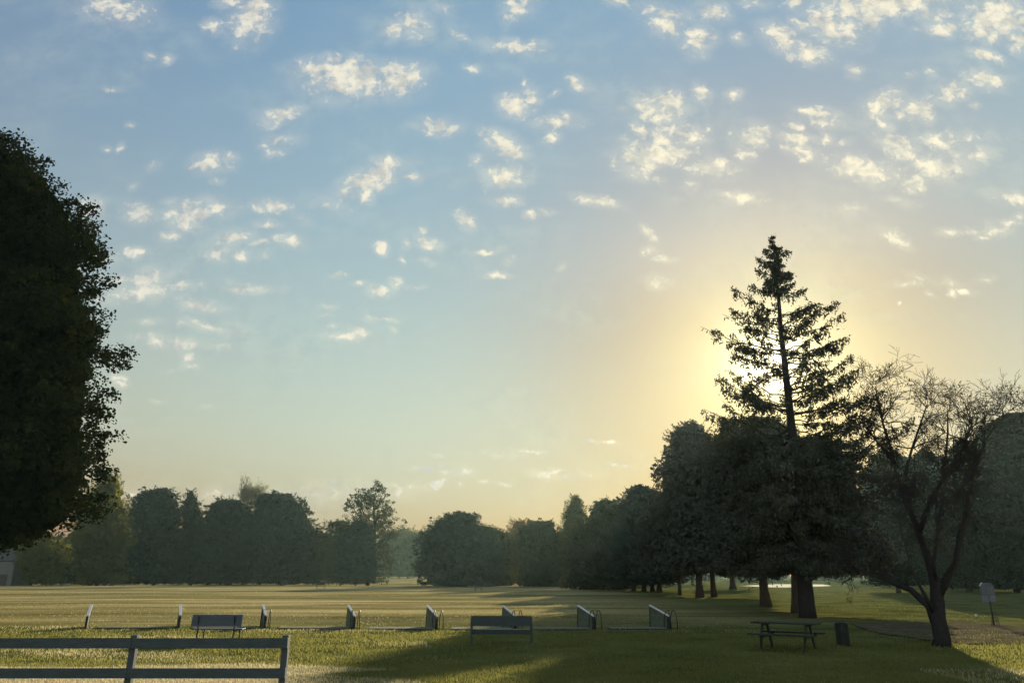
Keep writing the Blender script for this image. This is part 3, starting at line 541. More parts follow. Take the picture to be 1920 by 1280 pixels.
# ------------------------------------------------------------ the tall spruce
def spruce():
    Y0 = Yof(1157); g = np.random.default_rng(101)
    b = np.array([*gp(1515, 1157)[:2], 0.0]); b[2] = float(gz(b[0], b[1]))
    root = empty('spruce_tree', b, 'tall open-branched spruce with the low sun glowing through it', 'tree')
    Pp = lambda u, v: at(u, v, Y0) - b
    # axis of the trunk
    ax = [(1515, 1157), (1508, 1075), (1497, 960), (1489, 860), (1482, 780), (1475, 715), (1470, 670), (1464, 620), (1460, 560), (1454, 500), (1447, 442)]
    pts = [Pp(u, v) for u, v in ax]; rr = [.47, .35, .31, .27, .22, .18, .16, .135, .10, .055, .012]
    pts[0][2] = -.3; pts.insert(1, pts[0] * .97 + pts[1] * .03 + np.array([0, 0, .75])); rr.insert(1, .42)
    mb = MB(); mb.tube(pts, rr, 12)
    A = np.array(pts); zA = A[:, 2]
    axis_at = lambda z: np.array([np.interp(z, zA, A[:, 0]), np.interp(z, zA, A[:, 1]), z])
    C = []; S = []
    def foliage(p, d, L, dens, hang=.3, wid=.25, sc=1.0):
        hang *= sc; wid *= sc
        k = int(L * dens); t = g.uniform(0, 1, k)[:, None]; q_ = p + d * L * t
        side = np.cross(d, (0, 0, 1)); side /= (np.linalg.norm(side) + 1e-6)
        q_ = q_ + side * g.normal(0, wid, (k, 1)) + np.array([0, 0, -1]) * np.abs(g.normal(0, hang, (k, 1))) + g.normal(0, .04, (k, 3)); C.append(q_); S.append(g.uniform(.12, .3, k) * (.45 + .55 * sc))
    def branch(z_at, tip, dens=70, r=.05, start=.42, sc=1.0):
        p0 = axis_at(z_at); p1 = np.array(tip); L = np.linalg.norm(p1 - p0); seg = 8; P_ = []; 
        for i in range(seg + 1):
            t = i / seg; P_.append(p0 * (1 - t) + p1 * t + np.array([0, 0, -.05 * L * math.sin(math.pi * t)]) + g.normal(0, .02 * L * (t > 0), 3))
        mb.tube(P_, [max(.008, r * (1 - .85 * i / seg)) for i in range(seg + 1)], 5, cap=False)
        for i in range(seg):
            t = (i + .5) / seg
            if t < start: 
                if g.uniform() < .3: foliage(P_[i], (P_[i + 1] - P_[i]) / np.linalg.norm(P_[i + 1] - P_[i]), L / seg, dens * .25, .12, .08, sc)
                continue
            d = P_[i + 1] - P_[i]; l = np.linalg.norm(d); d /= l
            tf = 1.5 if g.uniform() < .55 else .3
            foliage(P_[i], d, l, dens * tf, .08 + .13 * tf, .10 + .05 * L * .3, sc)
            # side twigs with hanging sprays
            for s_ in (-1, 1):
                if g.uniform() < .62:
                    side = np.cross(d, (0, 0, 1)) * s_; side /= np.linalg.norm(side); sl = L * .20 * (1.25 - t) * g.uniform(.6, 1.5) + .15 * sc
                    e = side * .8 + d * .6 + np.array([0, 0, g.uniform(-.3, .25)]); e /= np.linalg.norm(e)
                    mb.tube([P_[i], P_[i] + e * sl * .6, P_[i] + e * sl + np.array([0, 0, -.1])], [.012, .009, .005], 3, cap=False)
                    foliage(P_[i] + e * sl * .15, e, sl, dens * .9, .17, .08, sc)
    def px(zx, zy): return 1300 + zx / 3.047, 430 + zy / 3.047
    tips = [(205, 350), (230, 425), (240, 465), (80, 538), (155, 505), (215, 622), (195, 700), (185, 790), (110, 850), (150, 985), (60, 1035), (20, 1080), (330, 300), (345, 240), (360, 155), (400, 110),
            (545, 130), (560, 230), (575, 300), (670, 335), (765, 385), (800, 425), (870, 470), (760, 575), (905, 600), (895, 655), (820, 755), (990, 790), (870, 830), (960, 905), (1040, 935), (980, 1010), (1080, 1030), (700, 500), (300, 650), (330, 730), (700, 700), (280, 900), (250, 1000), (780, 640), (840, 700), (900, 740), (760, 850), (930, 840), (620, 560), (650, 450), (600, 680), (640, 760), (1120, 960), (1180, 1080), (1150, 1180), (1080, 1120), (290, 560), (330, 470), (360, 620), (280, 690), (320, 800), (200, 880), (240, 940), (330, 960), (120, 930), (90, 1110), (130, 1180), (700, 950), (800, 980), (860, 1060), (940, 1130)]
    for (zx, zy) in tips:
        u, v = px(zx, zy); tip0 = at(u, v, Y0) - b; a0 = axis_at(tip0[2]); dxr = abs(tip0[0] - a0[0]); rise = dxr * g.uniform(.16, .52)
        ph = R(g.uniform(-32, 32)); tip = np.array([tip0[0], a0[1] + dxr * math.tan(ph) * .8, tip0[2]])
        branch(tip0[2] - rise, tip, 50, .022 + .008 * dxr)
    # remaining whorls, going round the trunk
    ztop = A[-1, 2]; zc = [(0, .10), (.8, .38), (1.5, .5), (2.4, .68), (3.6, .95), (5.0, 2.4), (7, 3.3), (9, 3.6), (11, 4.3), (13, 4.5), (15.5, 4.2), (17, 3.6)]
    rad = lambda dz_: np.interp(dz_, [a for a, _ in zc], [c_ for _, c_ in zc])
    dz_ = .12
    while ztop - dz_ > 2.9:
        top_ = dz_ < 3.6
        z = ztop - dz_; low = z < at(960, 800, Y0)[2]
        k = 4 if top_ else (2 if not low else 5)
        for i in range(k):
            a = g.uniform(0, 2 * math.pi); r_ = rad(dz_) * (g.uniform(.3, 1.25) if top_ else g.uniform(.55, 1.05))
            if not low and not top_: a = (math.pi / 2 if g.uniform() < .5 else -math.pi / 2) + g.normal(0, .55); r_ *= .8
            rise = r_ * g.uniform(.1, .3) * (1 if not low else .2)
            p = axis_at(z); tip = p + np.array([math.cos(a) * r_, math.sin(a) * r_, rise - (.25 * r_ if low else 0)])
            branch(z, tip, 62 if top_ else (26 if not low else 70), (.010 + .008 * r_), start=.15 if top_ else (.45 if not low else .2), sc=.3 + .16 * dz_ if top_ else 1.0)
        dz_ += .26 if top_ else (.42 if not low else .30)
    mb.build('trunk', BARK2, root, smooth=True)
    C_ = np.vstack(C); S_ = np.concatenate(S)
    leaves('crown', C_, S_ * 1.05, LM['spruce'], root, aspect=3.0, seed=6, droop=.75)
    print('spruce needles', len(C_))
spruce()

# ------------------------------------------------------------ the bare tree
def bare_tree():
    Y0 = Yof(1211); g = np.random.default_rng(202); b = np.array([*gp(1764, 1211)[:2], 0.0]); b[2] = float(gz(b[0], b[1]))
    root = empty('bare_tree', b, 'nearly leafless many-stemmed tree on a forked trunk beside the dirt path', 'tree')
    mb = MB(); ends = []
    q0 = lambda u, v, dd=0: at(u, v, Y0 + dd) - b
    limbs = [
     ([(1764, 1216, 0), (1762, 1195, 0), (1758, 1160, 0), (1757, 1130, 0), (1752, 1090, 0), (1738, 1045, .1), (1722, 1005, .2), (1704, 950, .3), (1690, 915, .4), (1678, 870, .5), (1668, 830, .5), (1655, 790, .6)], [.30, .245, .225, .21, .17, .15, .13, .11, .09, .07, .055, .04]),
     ([(1758, 1120, 0), (1775, 1085, -.2), (1790, 1055, -.4), (1800, 1010, -.6), (1813, 960, -.7), (1822, 910, -.8), (1832, 870, -.9), (1845, 830, -1)], [.16, .14, .125, .11, .09, .07, .055, .04]),
     ([(1752, 1165, 0), (1738, 1140, .1), (1722, 1122, .2), (1705, 1105, .4), (1685, 1093, .5), (1660, 1085, .7), (1630, 1075, .9), (1600, 1062, 1.1)], [.16, .135, .125, .11, .09, .07, .05, .03]),
     ([(1752, 1150, -.05), (1738, 1122, -.2), (1724, 1098, -.3), (1712, 1068, -.4), (1700, 1030, -.5), (1692, 985, -.6), (1680, 940, -.7)], [.08, .07, .06, .055, .045, .035, .025]),
     ([(1722, 1005, .2), (1732, 965, .0), (1748, 930, -.2), (1768, 895, -.4), (1790, 860, -.5), (1808, 828, -.6), (1822, 800, -.7)], [.10, .09, .08, .07, .055, .045, .03]),
     ([(1690, 915, .4), (1700, 880, .6), (1712, 840, .8), (1725, 800, 1.0), (1738, 765, 1.2)], [.07, .06, .05, .04, .025]),
     ([(1768, 895, -.4), (1775, 850, -.2), (1772, 810, 0), (1780, 770, .2)], [.06, .05, .04, .025]),
     ([(1757, 1100, 0), (1752, 1050, -.5), (1755, 1000, -.9), (1762, 950, -1.2), (1772, 905, -1.4)], [.08, .07, .06, .045, .03]),
     ([(1678, 870, .5), (1660, 845, .3), (1642, 825, .1), (1625, 805, 0), (1612, 780, -.2)], [.06, .05, .04, .03, .02]),
     ([(1845, 830, -1), (1862, 800, -1), (1880, 780, -1), (1893, 770, -1)], [.04, .03, .022, .014]),
     ([(1655, 790, .6), (1645, 750, .6), (1640, 720, .7)], [.04, .03, .018]),
    ]
    for pl, rs in limbs:
        pts = [q0(*p) for p in pl]; mb.tube([p + (g.normal(0, .03, 3) if i else 0) for i, p in enumerate(pts)], [r_ * (.84 if r_ < .2 else 1) for r_ in rs], 9 if rs[0] > .1 else 6)
        n0 = len(pts) // 3 + 1
        for i in range(n0, len(pts)):
            low = pl[i][1] > 1000
            for _ in range((3 if not low else 1) if i < len(pts) - 1 else 5):
                d = pts[i] - pts[i - 1]; d /= np.linalg.norm(d); nd = d * .6 + g.normal(0, .6, 3) + np.array([0, 0, .25]); nd /= np.linalg.norm(nd)
                L = g.uniform(.45, .78) * (1.0 if not low else .8)
                twigs(mb, pts[i], nd, L, min(.034, rs[i] * .55), 3, g, ends, .62, .02, 4, (2, 5), .0055)
    mb.build('trunk', BARK2, root, smooth=True)
    E = np.array(ends); zlim = q0(1700, 705)[2]; E = E[E[:, 2] < zlim + .4]
    E = E[g.uniform(size=len(E)) < .17]; k = 3
    E = np.repeat(E, k, 0) + g.normal(0, .05, (len(E) * k, 3)); leaves('crown', E, g.uniform(.05, .10, len(E)), LM['dry'], root, aspect=2, seed=12, droop=.5)
    print('bare tree faces', len(mb.f))
bare_tree()

# ------------------------------------------------------------ rail fence in front
PAINT = mat('weathered_paint', (.062, .088, .085), .65, .3, 8, .25, .35, stretch=(.6, 4, 4))
POST = mat('post_wood', (.085, .10, .10), .75, .35, 10, .3, .3, stretch=(3, 3, .5))
FY = 10.6
def fence():
    xs = [at(u, 1240, FY)[0] for u in (-42, 243, 531)]
    root = empty('rail_fence', (xs[2], FY, 0), 'low dark two-rail wooden fence ending in the bottom left corner', 'fence')
    def zed(v): return at(960, v, FY)[2]
    zt = zed(1190)
    for i, x in enumerate(xs):
        MB().box((x - xs[2], .045, (zt + (0, 0, .0)[i]) / 2 - .1), (.085, .085, zt + .2), (0, R((1.0, .4, 0)[i]), 0)).build('post', POST, root, bevel=.006)
    for k, (va, vb) in enumerate(((1195, 1214.5), (1251.5, 1270.5))):
        z1, z0 = zed(va), zed(vb); x0 = xs[0] - 1.2; x1 = xs[2] + .045
        # two boards butt-jointed at the middle post
        for (a, c_) in ((x0, xs[1] - .0015), (xs[1] + .0015, x1)):
            MB().box(((a + c_) / 2 - xs[2], -.018, (z0 + z1) / 2), (c_ - a, .032, z1 - z0), (R(rnd.uniform(-1, 1)), R(rnd.uniform(-.12, .12)), 0)).build('rail', PAINT, root, bevel=.004)
fence()

# ------------------------------------------------------------ tee line: mats, dividers, bag racks
WHITE = mat('white_paint', (.60, .59, .54), .5, .12, 8, .1, .4)
PANEL = mat('divider_board', (.12, .15, .10), .85, .3, 7, .2, .2)
DARKP = mat('divider_post', (.035, .04, .035), .8, .3, 7, .2, .2)
WIRE = mat('black_wire', (.02, .02, .02), .4, .2, 10, 0, .5, metal=.6)
MATT = mat('tee_mat_top', (.17, .165, .11), .95, .3, 9, .3, .1)
TY = Yof(1178)
DU = [176, 347, 505, 669, 821, 966, 1110, 1248]      # rows of bays, by the near end of each divider
PSI = R(25); DL = 1.28; HH, HL = .84, .50
DX = [at(u, HOR, TY)[0] for u in DU]
ORD = ['standing alone without a rack at the left end', 'at the left end of the blue-grey bench', 'at the right of the blue-grey bench',
       'fourth from the left on sunny turf', 'next on the left of the green bench', 'directly behind the green bench', 'first right of the green bench', 'in tree shade at the right end']
def divider():
    r = empty('bay_divider', (0, 0, 0), 'x', 'divider', 'dividers between the driving range bays')
    M = Matrix.Rotation(R(90) + PSI, 4, 'Z')
    MB().prism([(.07, .03), (DL, .03), (DL, HH - .03), (.07, HL + .01)], .035, M).build('panel', PANEL, r, bevel=.003)
    a = math.atan2(HH - HL, DL); cx, cz = DL / 2, (HH + HL) / 2 + .015; L = math.hypot(DL, HH - HL) + .06
    c_ = M @ Vector((cx, 0, cz)); MB().box(tuple(c_), (L, .11, .03), (0, -a, R(90) + PSI)).build('cap', WHITE, r, bevel=.004)
    MB().box((0, 0, (HL - .03) / 2 - .1), (.09, .09, HL + .17), (0, 0, PSI)).build('post', DARKP, r, bevel=.005)
    p = M @ Vector((DL, 0, 0)); MB().box((p[0], p[1], HH / 2 - .12), (.06, .06, HH + .1), (0, 0, PSI)).build('post', DARKP, r, bevel=.005)
    return r
def rack():
    r = empty('bag_rack', (0, 0, 0), 'x', 'bag rack', 'wire golf bag racks beside the dividers')
    for xo in (-.15, .15):
        pts = []
        for i in range(15):
            t = i / 14; a = math.pi * t; pts.append((xo - .0 + .02 * math.sin(a), math.cos(a) * .20 * (1 + .35 * (1 - math.sin(a))), .74 * min(1, math.sin(a) ** .55) if 0 < i < 14 else -.02))
        MB().tube(pts, .016, 6).build('hoop', WIRE, r, smooth=True)
    MB().tube([(-.15, 0, .735), (.15, 0, .735)], .009, 6).build('crossbar', WIRE, r, smooth=True)
    for yy in (-.25, .25): MB().tube([(-.15, yy, .06), (.15, yy, .06)], .009, 6).build('crossbar', WIRE, r, smooth=True)
    return r
def teemat(w_):
    r = empty('tee_mat', (0, 0, 0), 'x', 'tee mat', 'hitting mats along the tee line')
    return r
def dup(o, parent=None):
    c_ = o.copy(); col.objects.link(c_); c_.parent = parent
    for ch in list(o.children): dup(ch, c_)
    return c_
d0 = divider(); r0 = rack()
for i, x in enumerate(DX):
    d = d0 if i == 0 else dup(d0)
    d.location = (x, TY, float(gz(x, TY))); d['label'] = 'white-capped slanted divider ' + ORD[i]
    if i == 0: d.rotation_euler = (0, R(2), 0)
    if i >= 2:
        r = r0 if i == 2 else dup(r0)
        r.location = (x + .06, TY - .13, float(gz(x, TY))); r.rotation_euler = (0, 0, R((24, 20, 23, 19, 22, 21)[i - 2]))
        r['label'] = 'black wire bag rack beside the divider ' + ORD[i]
tee_labels = ['pale tee mat between the two leftmost dividers', 'pale tee mat mostly hidden behind the blue-grey bench', 'pale tee mat in the bay right of the blue-grey bench', 'pale tee mat in the sunny bay midway between the two benches', 'pale tee mat ending at the left side of the dark green bench', 'shaded tee mat in the bay right of the dark green bench', 'shaded tee mat at the right end of the row under tree shade']
for i in range(7):
    a, c_ = DX[i] + .62, DX[i + 1] - .12
    r = empty('tee_mat', ((a + c_) / 2, TY - .05, float(gz((a + c_) / 2, TY))), tee_labels[i], 'tee mat', 'hitting mats along the tee line')
    MB().box((0, .1, .055), (c_ - a, .85, .03)).build('top', MATT, r, bevel=.004)
    MB().box((0, .1, .01), (c_ - a - .01, .84, .06)).build('base', DARKP, r)

# ------------------------------------------------------------ benches
SLATE = mat('slate_paint', (.055, .072, .082), .55, .2, 5, .1, .4, stretch=(.5, 3, 3))
BGREEN = mat('bench_green', (.03, .05, .042), .6, .25, 6, .1, .35, stretch=(.5, 3, 3))
def bench_solid(loc, W, label, group=None, legs=(.31, .31), H=.75, scale=1.0, m=SLATE, lm=DARKP):
    r = empty('park_bench', loc, label, 'bench', group)
    hb = W / 2; zb = H - .37
    MB().box((0, .03, (H + zb) / 2), (W, .03, H - zb), (R(-12), 0, 0)).build('backrest', m, r, bevel=.006)
    MB().box((0, .26, .40), (W, .36, .035)).build('seat', m, r, bevel=.006)
    for s_ in (-1, 1):
        x = s_ * (hb - legs[0])
        MB().tube([(x, .055 - .115, -.02), (x, .03, .38), (x, -.045, H - .02)], .026, 6).build('leg', lm, r)
        MB().tube([(x + .07, .40, -.02), (x + .07, .38, .385)], .024, 6).build('leg', lm, r)
    return r
# the bench seen from behind near the fence: the sitter looks out over the range
ba = gp(402, 1203); wa = 89 / F * ba[1] * 1.0
bench_solid((ba[0], ba[1], float(gz(ba[0], ba[1]))), wa, 'blue-grey bench with a solid backrest between the fence and the tee line', legs=(.24, .24), H=at(960, 1151, ba[1])[2])
for (u, v, wpx, lb) in ((600, 1103.5, 15, 'small far-off bench silhouetted on the range left of the gap in the trees'), (896, 1106, 12, 'farthest tiny bench on the range below the dome-shaped tree')):
    p = gp(u, v); bench_solid((p[0], p[1], float(gz(p[0], p[1]))), wpx / F * p[1], lb, 'benches far out on the range', legs=(.06, .06), H=.95, m=BGREEN)
def bench_open():
    p = gp(940, 1204); Y = p[1]; Wd = 108 / F * Y; r = empty('park_bench', (p[0], Y, float(gz(p[0], Y))), 'dark green bench with one wide back board and open gap, half in shade', 'bench')
    H = at(960, 1152, Y)[2]; zb = at(960, 1171, Y)[2]
    MB().box((0, 0, (H + zb) / 2), (Wd - .02, .035, H - zb), (R(-8), 0, 0)).build('backrest', BGREEN, r, bevel=.006)
    MB().box((0, .28, .40), (Wd - .06, .42, .04)).build('seat', BGREEN, r, bevel=.006)
    MB().box((0, .06, .33), (Wd - .1, .03, .11)).build('apron', BGREEN, r, bevel=.004)
    for s_ in (-1, 1):
        x = s_ * (Wd / 2 - .03)
        MB().box((x, .03, H / 2 - .08), (.07, .05, H + .02), (R(-6), 0, 0)).build('leg', BGREEN, r, bevel=.005)
        MB().box((x + s_ * .02, .46, .27), (.07, .06, .66)).build('leg', BGREEN, r, bevel=.005)
        MB().box((x + s_ * .02, .24, .615), (.07, .5, .03)).build('armrest', BGREEN, r, bevel=.005)
bench_open()

# ------------------------------------------------------------ picnic table, bin, sign, tee marker
WOOD = mat('mossy_wood', (.042, .048, .028), .85, .4, 7, .4, .2, stretch=(.5, 4, 4))
def picnic():
    p = gp(1478, 1217); r = empty('picnic_table', (p[0], p[1], float(gz(p[0], p[1]))), 'weathered wooden picnic table in the shade below the spruce', 'picnic table', rz=R(-33))
    mb = MB()
    for i in range(5): mb.box((0, -.30 + i * .15, .735 + rnd.uniform(-.002, .002)), (1.86 + rnd.uniform(-.02, .02), .138, .045))
    mb.build('tabletop', WOOD, r, bevel=.004)
    for s_ in (-1, 1):
        mb = MB()
        for i in range(2): mb.box((0, s_ * (.60 + i * .145), .435), (1.86, .135, .045))
        mb.build('bench_seat', WOOD, r, bevel=.004)
    for sx in (-.62, .62):
        for s_ in (-1, 1):
            L = math.hypot(.42, .72); MB().box((sx, s_ * .46, .345), (.045, .12, L + .05), (math.atan2(.42, .72) * s_, 0, 0)).build('leg', WOOD, r, bevel=.004)
        MB().box((sx + .041, 0, .375), (.04, 1.5, .09)).build('crossbeam', WOOD, r, bevel=.004)
        MB().box((sx + .041, 0, .685), (.04, .7, .06)).build('crossbeam', WOOD, r, bevel=.004)
picnic()
def bin_():
    p = gp(1582, 1210); r = empty('litter_bin', (p[0], p[1], float(gz(p[0], p[1]))), 'dark round litter bin right of the picnic table', 'litter bin')
    k = 20; mb = MB(); mb.tube([(0, 0, 0), (0, 0, .04), (0, 0, .36), (0, 0, .62)], [.155, .16, .172, .18], k); mb.build('body', mat('bin_green', (.02, .03, .022), .55, .3, 6), r, smooth=True)
    mb = MB()
    for i in range(18):
        a = 2 * math.pi * i / 18; x, y = math.cos(a), math.sin(a); mb.box((x * .192, y * .192, .33), (.012, .045, .60), (0, 0, a))
    mb.build('slat_cladding', mat('bin_slat', (.03, .035, .025), .7, .3, 6), r)
    MB().tube([(0, 0, .635), (0, 0, .66), (0, 0, .68)], [.20, .20, .17], k).build('rim', WIRE, r, smooth=True)
bin_()
def sign():
    p = gp(1865, 1172); r = empty('course_sign', (p[0], p[1], float(gz(p[0], p[1]))), 'blue-grey signboard on a dark post with a wire basket at its foot', 'sign')
    BL = mat('sign_panel', (.07, .09, .11), .4, .25, 5, 0, .5); BL2 = mat('sign_plate', (.10, .125, .17), .4, .15, 5, 0, .5)
    z = lambda v: at(960, v, p[1])[2]; zt, zm, z2, z3 = z(1091), z(1115), z(1116.5), z(1126.5)
    M = Matrix.Translation((-.06, -.03, 0)) @ Matrix.Rotation(R(-6), 4, 'Z')
    MB().prism([(-.29, zm), (.29, zm), (.29, zt - .13), (.17, zt), (-.17, zt), (-.29, zt - .13)], .03, M).build('signboard', BL, r, bevel=.004)
    mb = MB(); lt = mat('sign_marking', (.12, .14, .15), .5, .1, 5)
    for x in (-.19, -.10, .04, .17): mb.prism([(x - .022, zm + .06), (x + .022, zm + .06), (x + .022, zt - .16), (x - .022, zt - .16)], .006, M @ Matrix.Translation((0, -.02, 0)))
    mb.build('marking', lt, r)
    for s_ in (-1, 1): MB().prism([(s_ * .02, z3), (s_ * .27, z3), (s_ * .27, z2), (s_ * .02, z2)], .03, M).build('plate', BL2, r, bevel=.004)
    c_ = M @ Vector((-.235, -.0, zt - .06)); MB().box(tuple(c_), (.19, .05, .035), (0, R(-47), 0)).build('sunlit_edge_bar', WHITE, r, bevel=.004)  # white bar paints the sunlit edge of the clipped corner
    MB().tube([(0, .03, -.1), (0, .03, zt - .1)], .035, 8).build('post', DARKP, r, smooth=True)
    mb = MB()
    for zz_, w2 in ((.02, .17), (.2, .16), (.38, .14)): mb.tube([(w2 * math.cos(t), -.08 + w2 * .7 * math.sin(t), zz_) for t in np.linspace(0, 2 * math.pi, 17)], .008, 5)
    for i in range(14):
        t = 2 * math.pi * i / 14; mb.tube([(.17 * math.cos(t), -.08 + .12 * math.sin(t), .0), (.14 * math.cos(t), -.08 + .10 * math.sin(t), .40)], .006, 4)
    mb.build('wire_basket', WIRE, r)
sign()
def marker(u, v, label, m, rr=.06):
    p = gp(u, v); r = empty('tee_marker', (p[0], p[1], float(gz(p[0], p[1]))), label, 'tee marker')
    prof_ = [(0, 0, .04 + rr * (1 - math.cos(t))) for t in np.linspace(0, math.pi, 9)]
    MB().tube(prof_, [max(.002, rr * math.sin(t)) for t in np.linspace(0, math.pi, 9)], 12).build('ball', m, r, smooth=True)
    MB().tube([(0, 0, -.04), (0, 0, .05)], .012, 6).build('stake', WIRE, r)
marker(1831, 1157, 'small white ball-shaped tee marker on the grass left of the sign', WHITE)

# ------------------------------------------------------------ barn at the far left
def barn():
    Y0 = 188; x1 = at(24, 1075, Y0)[0]; x0 = x1 - 11; zc = at(960, 1052, Y0)[2]; zr = at(960, 1028, Y0)[2]
    gz0 = float(gz(x1, Y0)); r = empty('barn', ((x0 + x1) / 2, Y0 + 4, gz0), 'grey weathered barn at the left edge behind the low leafy tree', 'barn')
    h = zc - gz0; W = x1 - x0
    WD = mat('barn_boards', (.20, .20, .18), .85, .3, 2.5, .3, .2, stretch=(6, 6, .4)); RF = mat('barn_roof', (.10, .095, .08), .85, .35, 3, .2, .2)
    MB().box((0, 0, h / 2 - .2), (W, 8, h + .4)).build('wall', WD, r)
    mb = MB(); hr = zr - zc
    for s_ in (-1, 1): mb.prism([(-W / 2 - .6, 0), (W / 2 + .8, 0), (W / 2 + .8, .14), (-W / 2 - .6, .14)], 4.9, Matrix.Translation((0, s_ * 2.2, h + hr / 2)) @ Matrix.Rotation(-s_ * math.atan2(hr, 4.4), 4, 'X'))
    mb.build('roof', RF, r)
    MB().prism([(-3.98, 0), (3.98, 0), (0, hr * .93)], .2, Matrix.Translation((W / 2 - .11, 0, h)) @ Matrix.Rotation(R(90), 4, 'Z')).build('gable', WD, r)
    for k, x in enumerate((-2.8, 3.2)):
        f = MB().box((x, -4.03, 1.5), (2.2, .07, 2.9)).build('door', mat('barn_door', (.10, .085, .07), .8, .3, 3), r)
barn()

# ------------------------------------------------------------ distant golfer
def person():
    Y0 = 262; p = at(726.5, HOR, Y0); z0 = float(gz(p[0], Y0))
    me = bpy.data.meshes.new('person')
    V = [((0, 0, .95), .14), ((0, 0, 1.15), .13), ((0, 0, 1.38), .16), ((0, 0, 1.50), .06), ((0, -.01, 1.60), .085), ((0, -.01, 1.70), .09),
         ((.18, 0, 1.40), .055), ((.24, -.03, 1.14), .042), ((.20, -.18, .94), .034), ((.19, -.22, .86), .035),
         ((-.18, 0, 1.40), .055), ((-.25, .02, 1.14), .042), ((-.26, -.06, .90), .034), ((-.26, -.08, .81), .035),
         ((.10, 0, .88), .09), ((.12, -.02, .50), .06), ((.13, .02, .08), .045), ((.14, -.12, .03), .035),
         ((-.10, 0, .88), .09), ((-.13, -.02, .50), .06), ((-.15, .02, .08), .045), ((-.16, -.12, .03), .035)]
    E = [(0, 1), (1, 2), (2, 3), (3, 4), (4, 5), (2, 6), (6, 7), (7, 8), (8, 9), (2, 10), (10, 11), (11, 12), (12, 13), (0, 14), (14, 15), (15, 16), (16, 17), (0, 18), (18, 19), (19, 20), (20, 21)]
    me.from_pydata([v for v, _ in V], E, []); o = bpy.data.objects.new('person', me); col.objects.link(o)
    bm = bmesh.new(); bm.from_mesh(me); sk = bm.verts.layers.skin.verify(); bm.verts.ensure_lookup_table()
    for i, (_, r_) in enumerate(V): bm.verts[i][sk].radius = (r_, r_)
    bm.verts[0][sk].use_root = True; bm.to_mesh(me); bm.free()
    me.materials.append(mat('dark_clothes', (.03, .035, .045), .8, .2, 5))
    o.modifiers.new('skin', 'SKIN'); sb = o.modifiers.new('sub', 'SUBSURF'); sb.levels = 1; sb.render_levels = 1
    o.location = (p[0], Y0, z0); tag(o, 'tiny far-off person in dark clothes standing in the gap between the trees', 'person')
person()

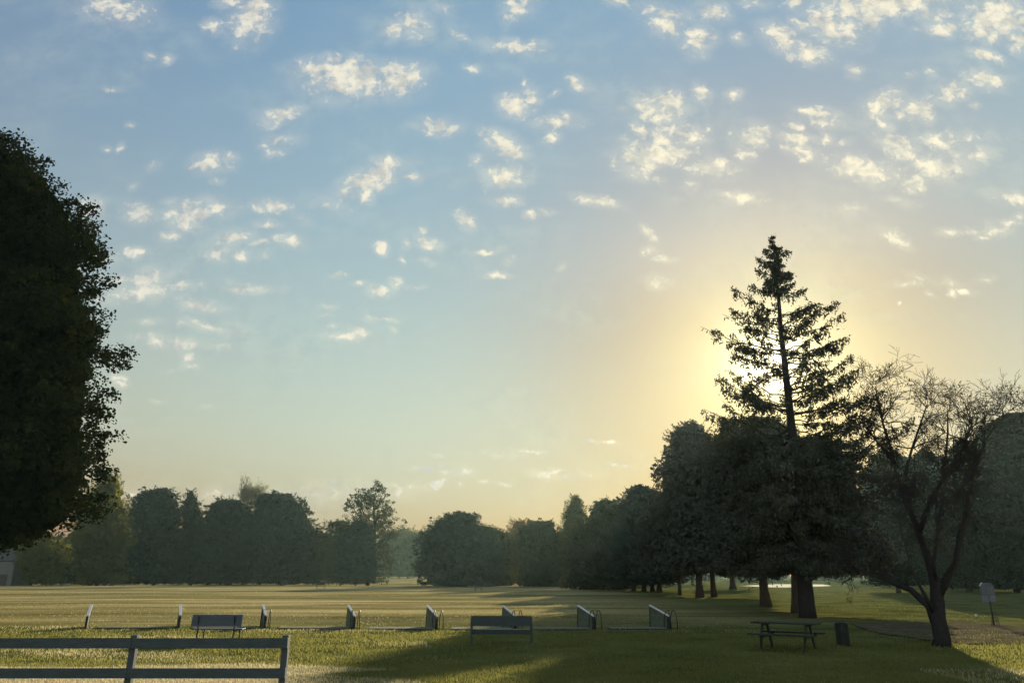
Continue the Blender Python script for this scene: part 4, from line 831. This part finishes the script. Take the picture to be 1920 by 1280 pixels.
# ------------------------------------------------------------ grass
def grass():
    g = np.random.default_rng(303); Cs = []
    bands = ((6.8, 13, 60000), (13, 21, 110000), (21, 34, 110000), (34, 60, 36000), (60, 110, 22000))
    for y0, y1, k in bands:
        y = g.uniform(y0, y1, k); x = g.uniform(-.76, .76, k) * y + g.normal(0, .2, k)
        cl = np.sin(x * 2.1 + 3 * np.sin(y * .9)) + np.sin(y * 2.7 + 2 * np.sin(x * 1.3)) + g.normal(0, .8, k); s_ = cl > -1.2
        h = .028 + .022 * g.uniform(size=k) + .012 * (cl > 1.2); Cs.append(np.stack([x, y, h * (1 + .35 * (y0 > 12) + .2 * (y0 > 20) - .35 * (y0 > 33))], 1)[s_])
    A = np.vstack(Cs); x, y, h = A.T
    inmat = (np.abs(y - TY - .25) < .75) & (x > DX[0]); pathm = (y > gp(0, 1206)[1]) & (y < gp(0, 1166)[1]) & (x > 11)
    right = ((x > 12) & (y > 33) & (g.uniform(size=len(x)) < .75)) | ((y > 30) & (g.uniform(size=len(x)) < .35))
    right |= (y > 15) & (y < 19.3) & (x < -3.6 + 1.2 * np.sin(y * 2)) & (g.uniform(size=len(x)) < .7)
    right |= (y < 19) & (x > 10) & (g.uniform(size=len(x)) < .4)
    pathm &= g.uniform(size=len(x)) < .72
    keep = ~(inmat | pathm | right); x, y, h = x[keep], y[keep], h[keep]; k = len(x); z = gz(x, y)
    # extra stalks in the strip behind the fence, coloured straw to look sunlit
    ex = 22000; ey = g.uniform(14.8, 19.6, ex); exx = g.uniform(-.74, .02, ex) * ey; ok = exx < -3.6 + 1.2 * np.sin(ey * 2) + g.normal(0, 1, ex)
    x = np.concatenate([x, exx[ok]]); y = np.concatenate([y, ey[ok]]); h = np.concatenate([h, g.uniform(.03, .065, ok.sum())]); z = gz(x, y); k = len(x)
    a = g.uniform(0, 2 * np.pi, k); w_ = .0035 + .00025 * y; ln = g.normal(0, .35, (k, 2)) * h[:, None]
    V = np.empty((k, 3, 3)); V[:, 0] = np.stack([x - w_ * np.cos(a), y - w_ * np.sin(a), z - .004], 1); V[:, 1] = np.stack([x + w_ * np.cos(a), y + w_ * np.sin(a), z - .004], 1); V[:, 2] = np.stack([x + ln[:, 0], y + ln[:, 1], z + h], 1)
    strip = (y > 14.6 + .5 * np.sin(x)) & (y < 19.6 + .6 * np.sin(x * .7)) & (x < -3.0 + 1.2 * np.sin(y * 2))
    straw = strip | ((x > 9.5) & (y < 19) & (g.uniform(size=k) < .5)) | (np.sin(x * .5 + 2 * np.sin(y * .31)) + np.sin(y * 1.3 + x * .2) + g.normal(0, .7, k) > 1.35) & (x < -1 - .3 * (y - 20)) | ((y > 30) & (x < 11) & (g.uniform(size=k) < .16 + .14 * np.sin(y * .35 + 1.5 * np.sin(x * .12))))  # dry blades on the range; near strip and corner tinted pale as sunlight
    m = leafmat('grass_blades', (.05, .07, .018), (.13, .13, .045), .5, (.36, .34, .09))
    m2 = leafmat('dry_sunlit_blades', (.24, .20, .10), (.42, .37, .21), .55, (.66, .58, .33))
    for nm_, mk, mm, lb_ in (('grass', ~straw, m, 'short rough green grass growing all over the ground'), ('dry_sunlit_grass', straw, m2, 'dry range grass, with near strips coloured straw to look sunlit')):
        q_ = V[mk]; tag(np_mesh(nm_, q_.reshape(-1, 3), np.arange(len(q_) * 3).reshape(-1, 3), mm), lb_, 'grass', None, 'stuff')
grass()

# ------------------------------------------------------------ haze
def haze():
    me = MB().box((0, 450, 20.5), (1760, 1260, 48)); o = me.build('haze', None)
    m = bpy.data.materials.new('haze'); m.use_nodes = True; n = NT(m.node_tree)
    v = n.n('ShaderNodeVolumePrincipled', {'Color': (.60, .88, .86, 1), 'Density': .00013, 'Anisotropy': .6})
    out = n.n('ShaderNodeOutputMaterial'); n.lk(v.outputs[0], out.inputs['Volume']); o.data.materials.append(m)
    tag(o, 'thin pale morning haze lying over the whole course', 'haze', None, 'stuff')
haze()
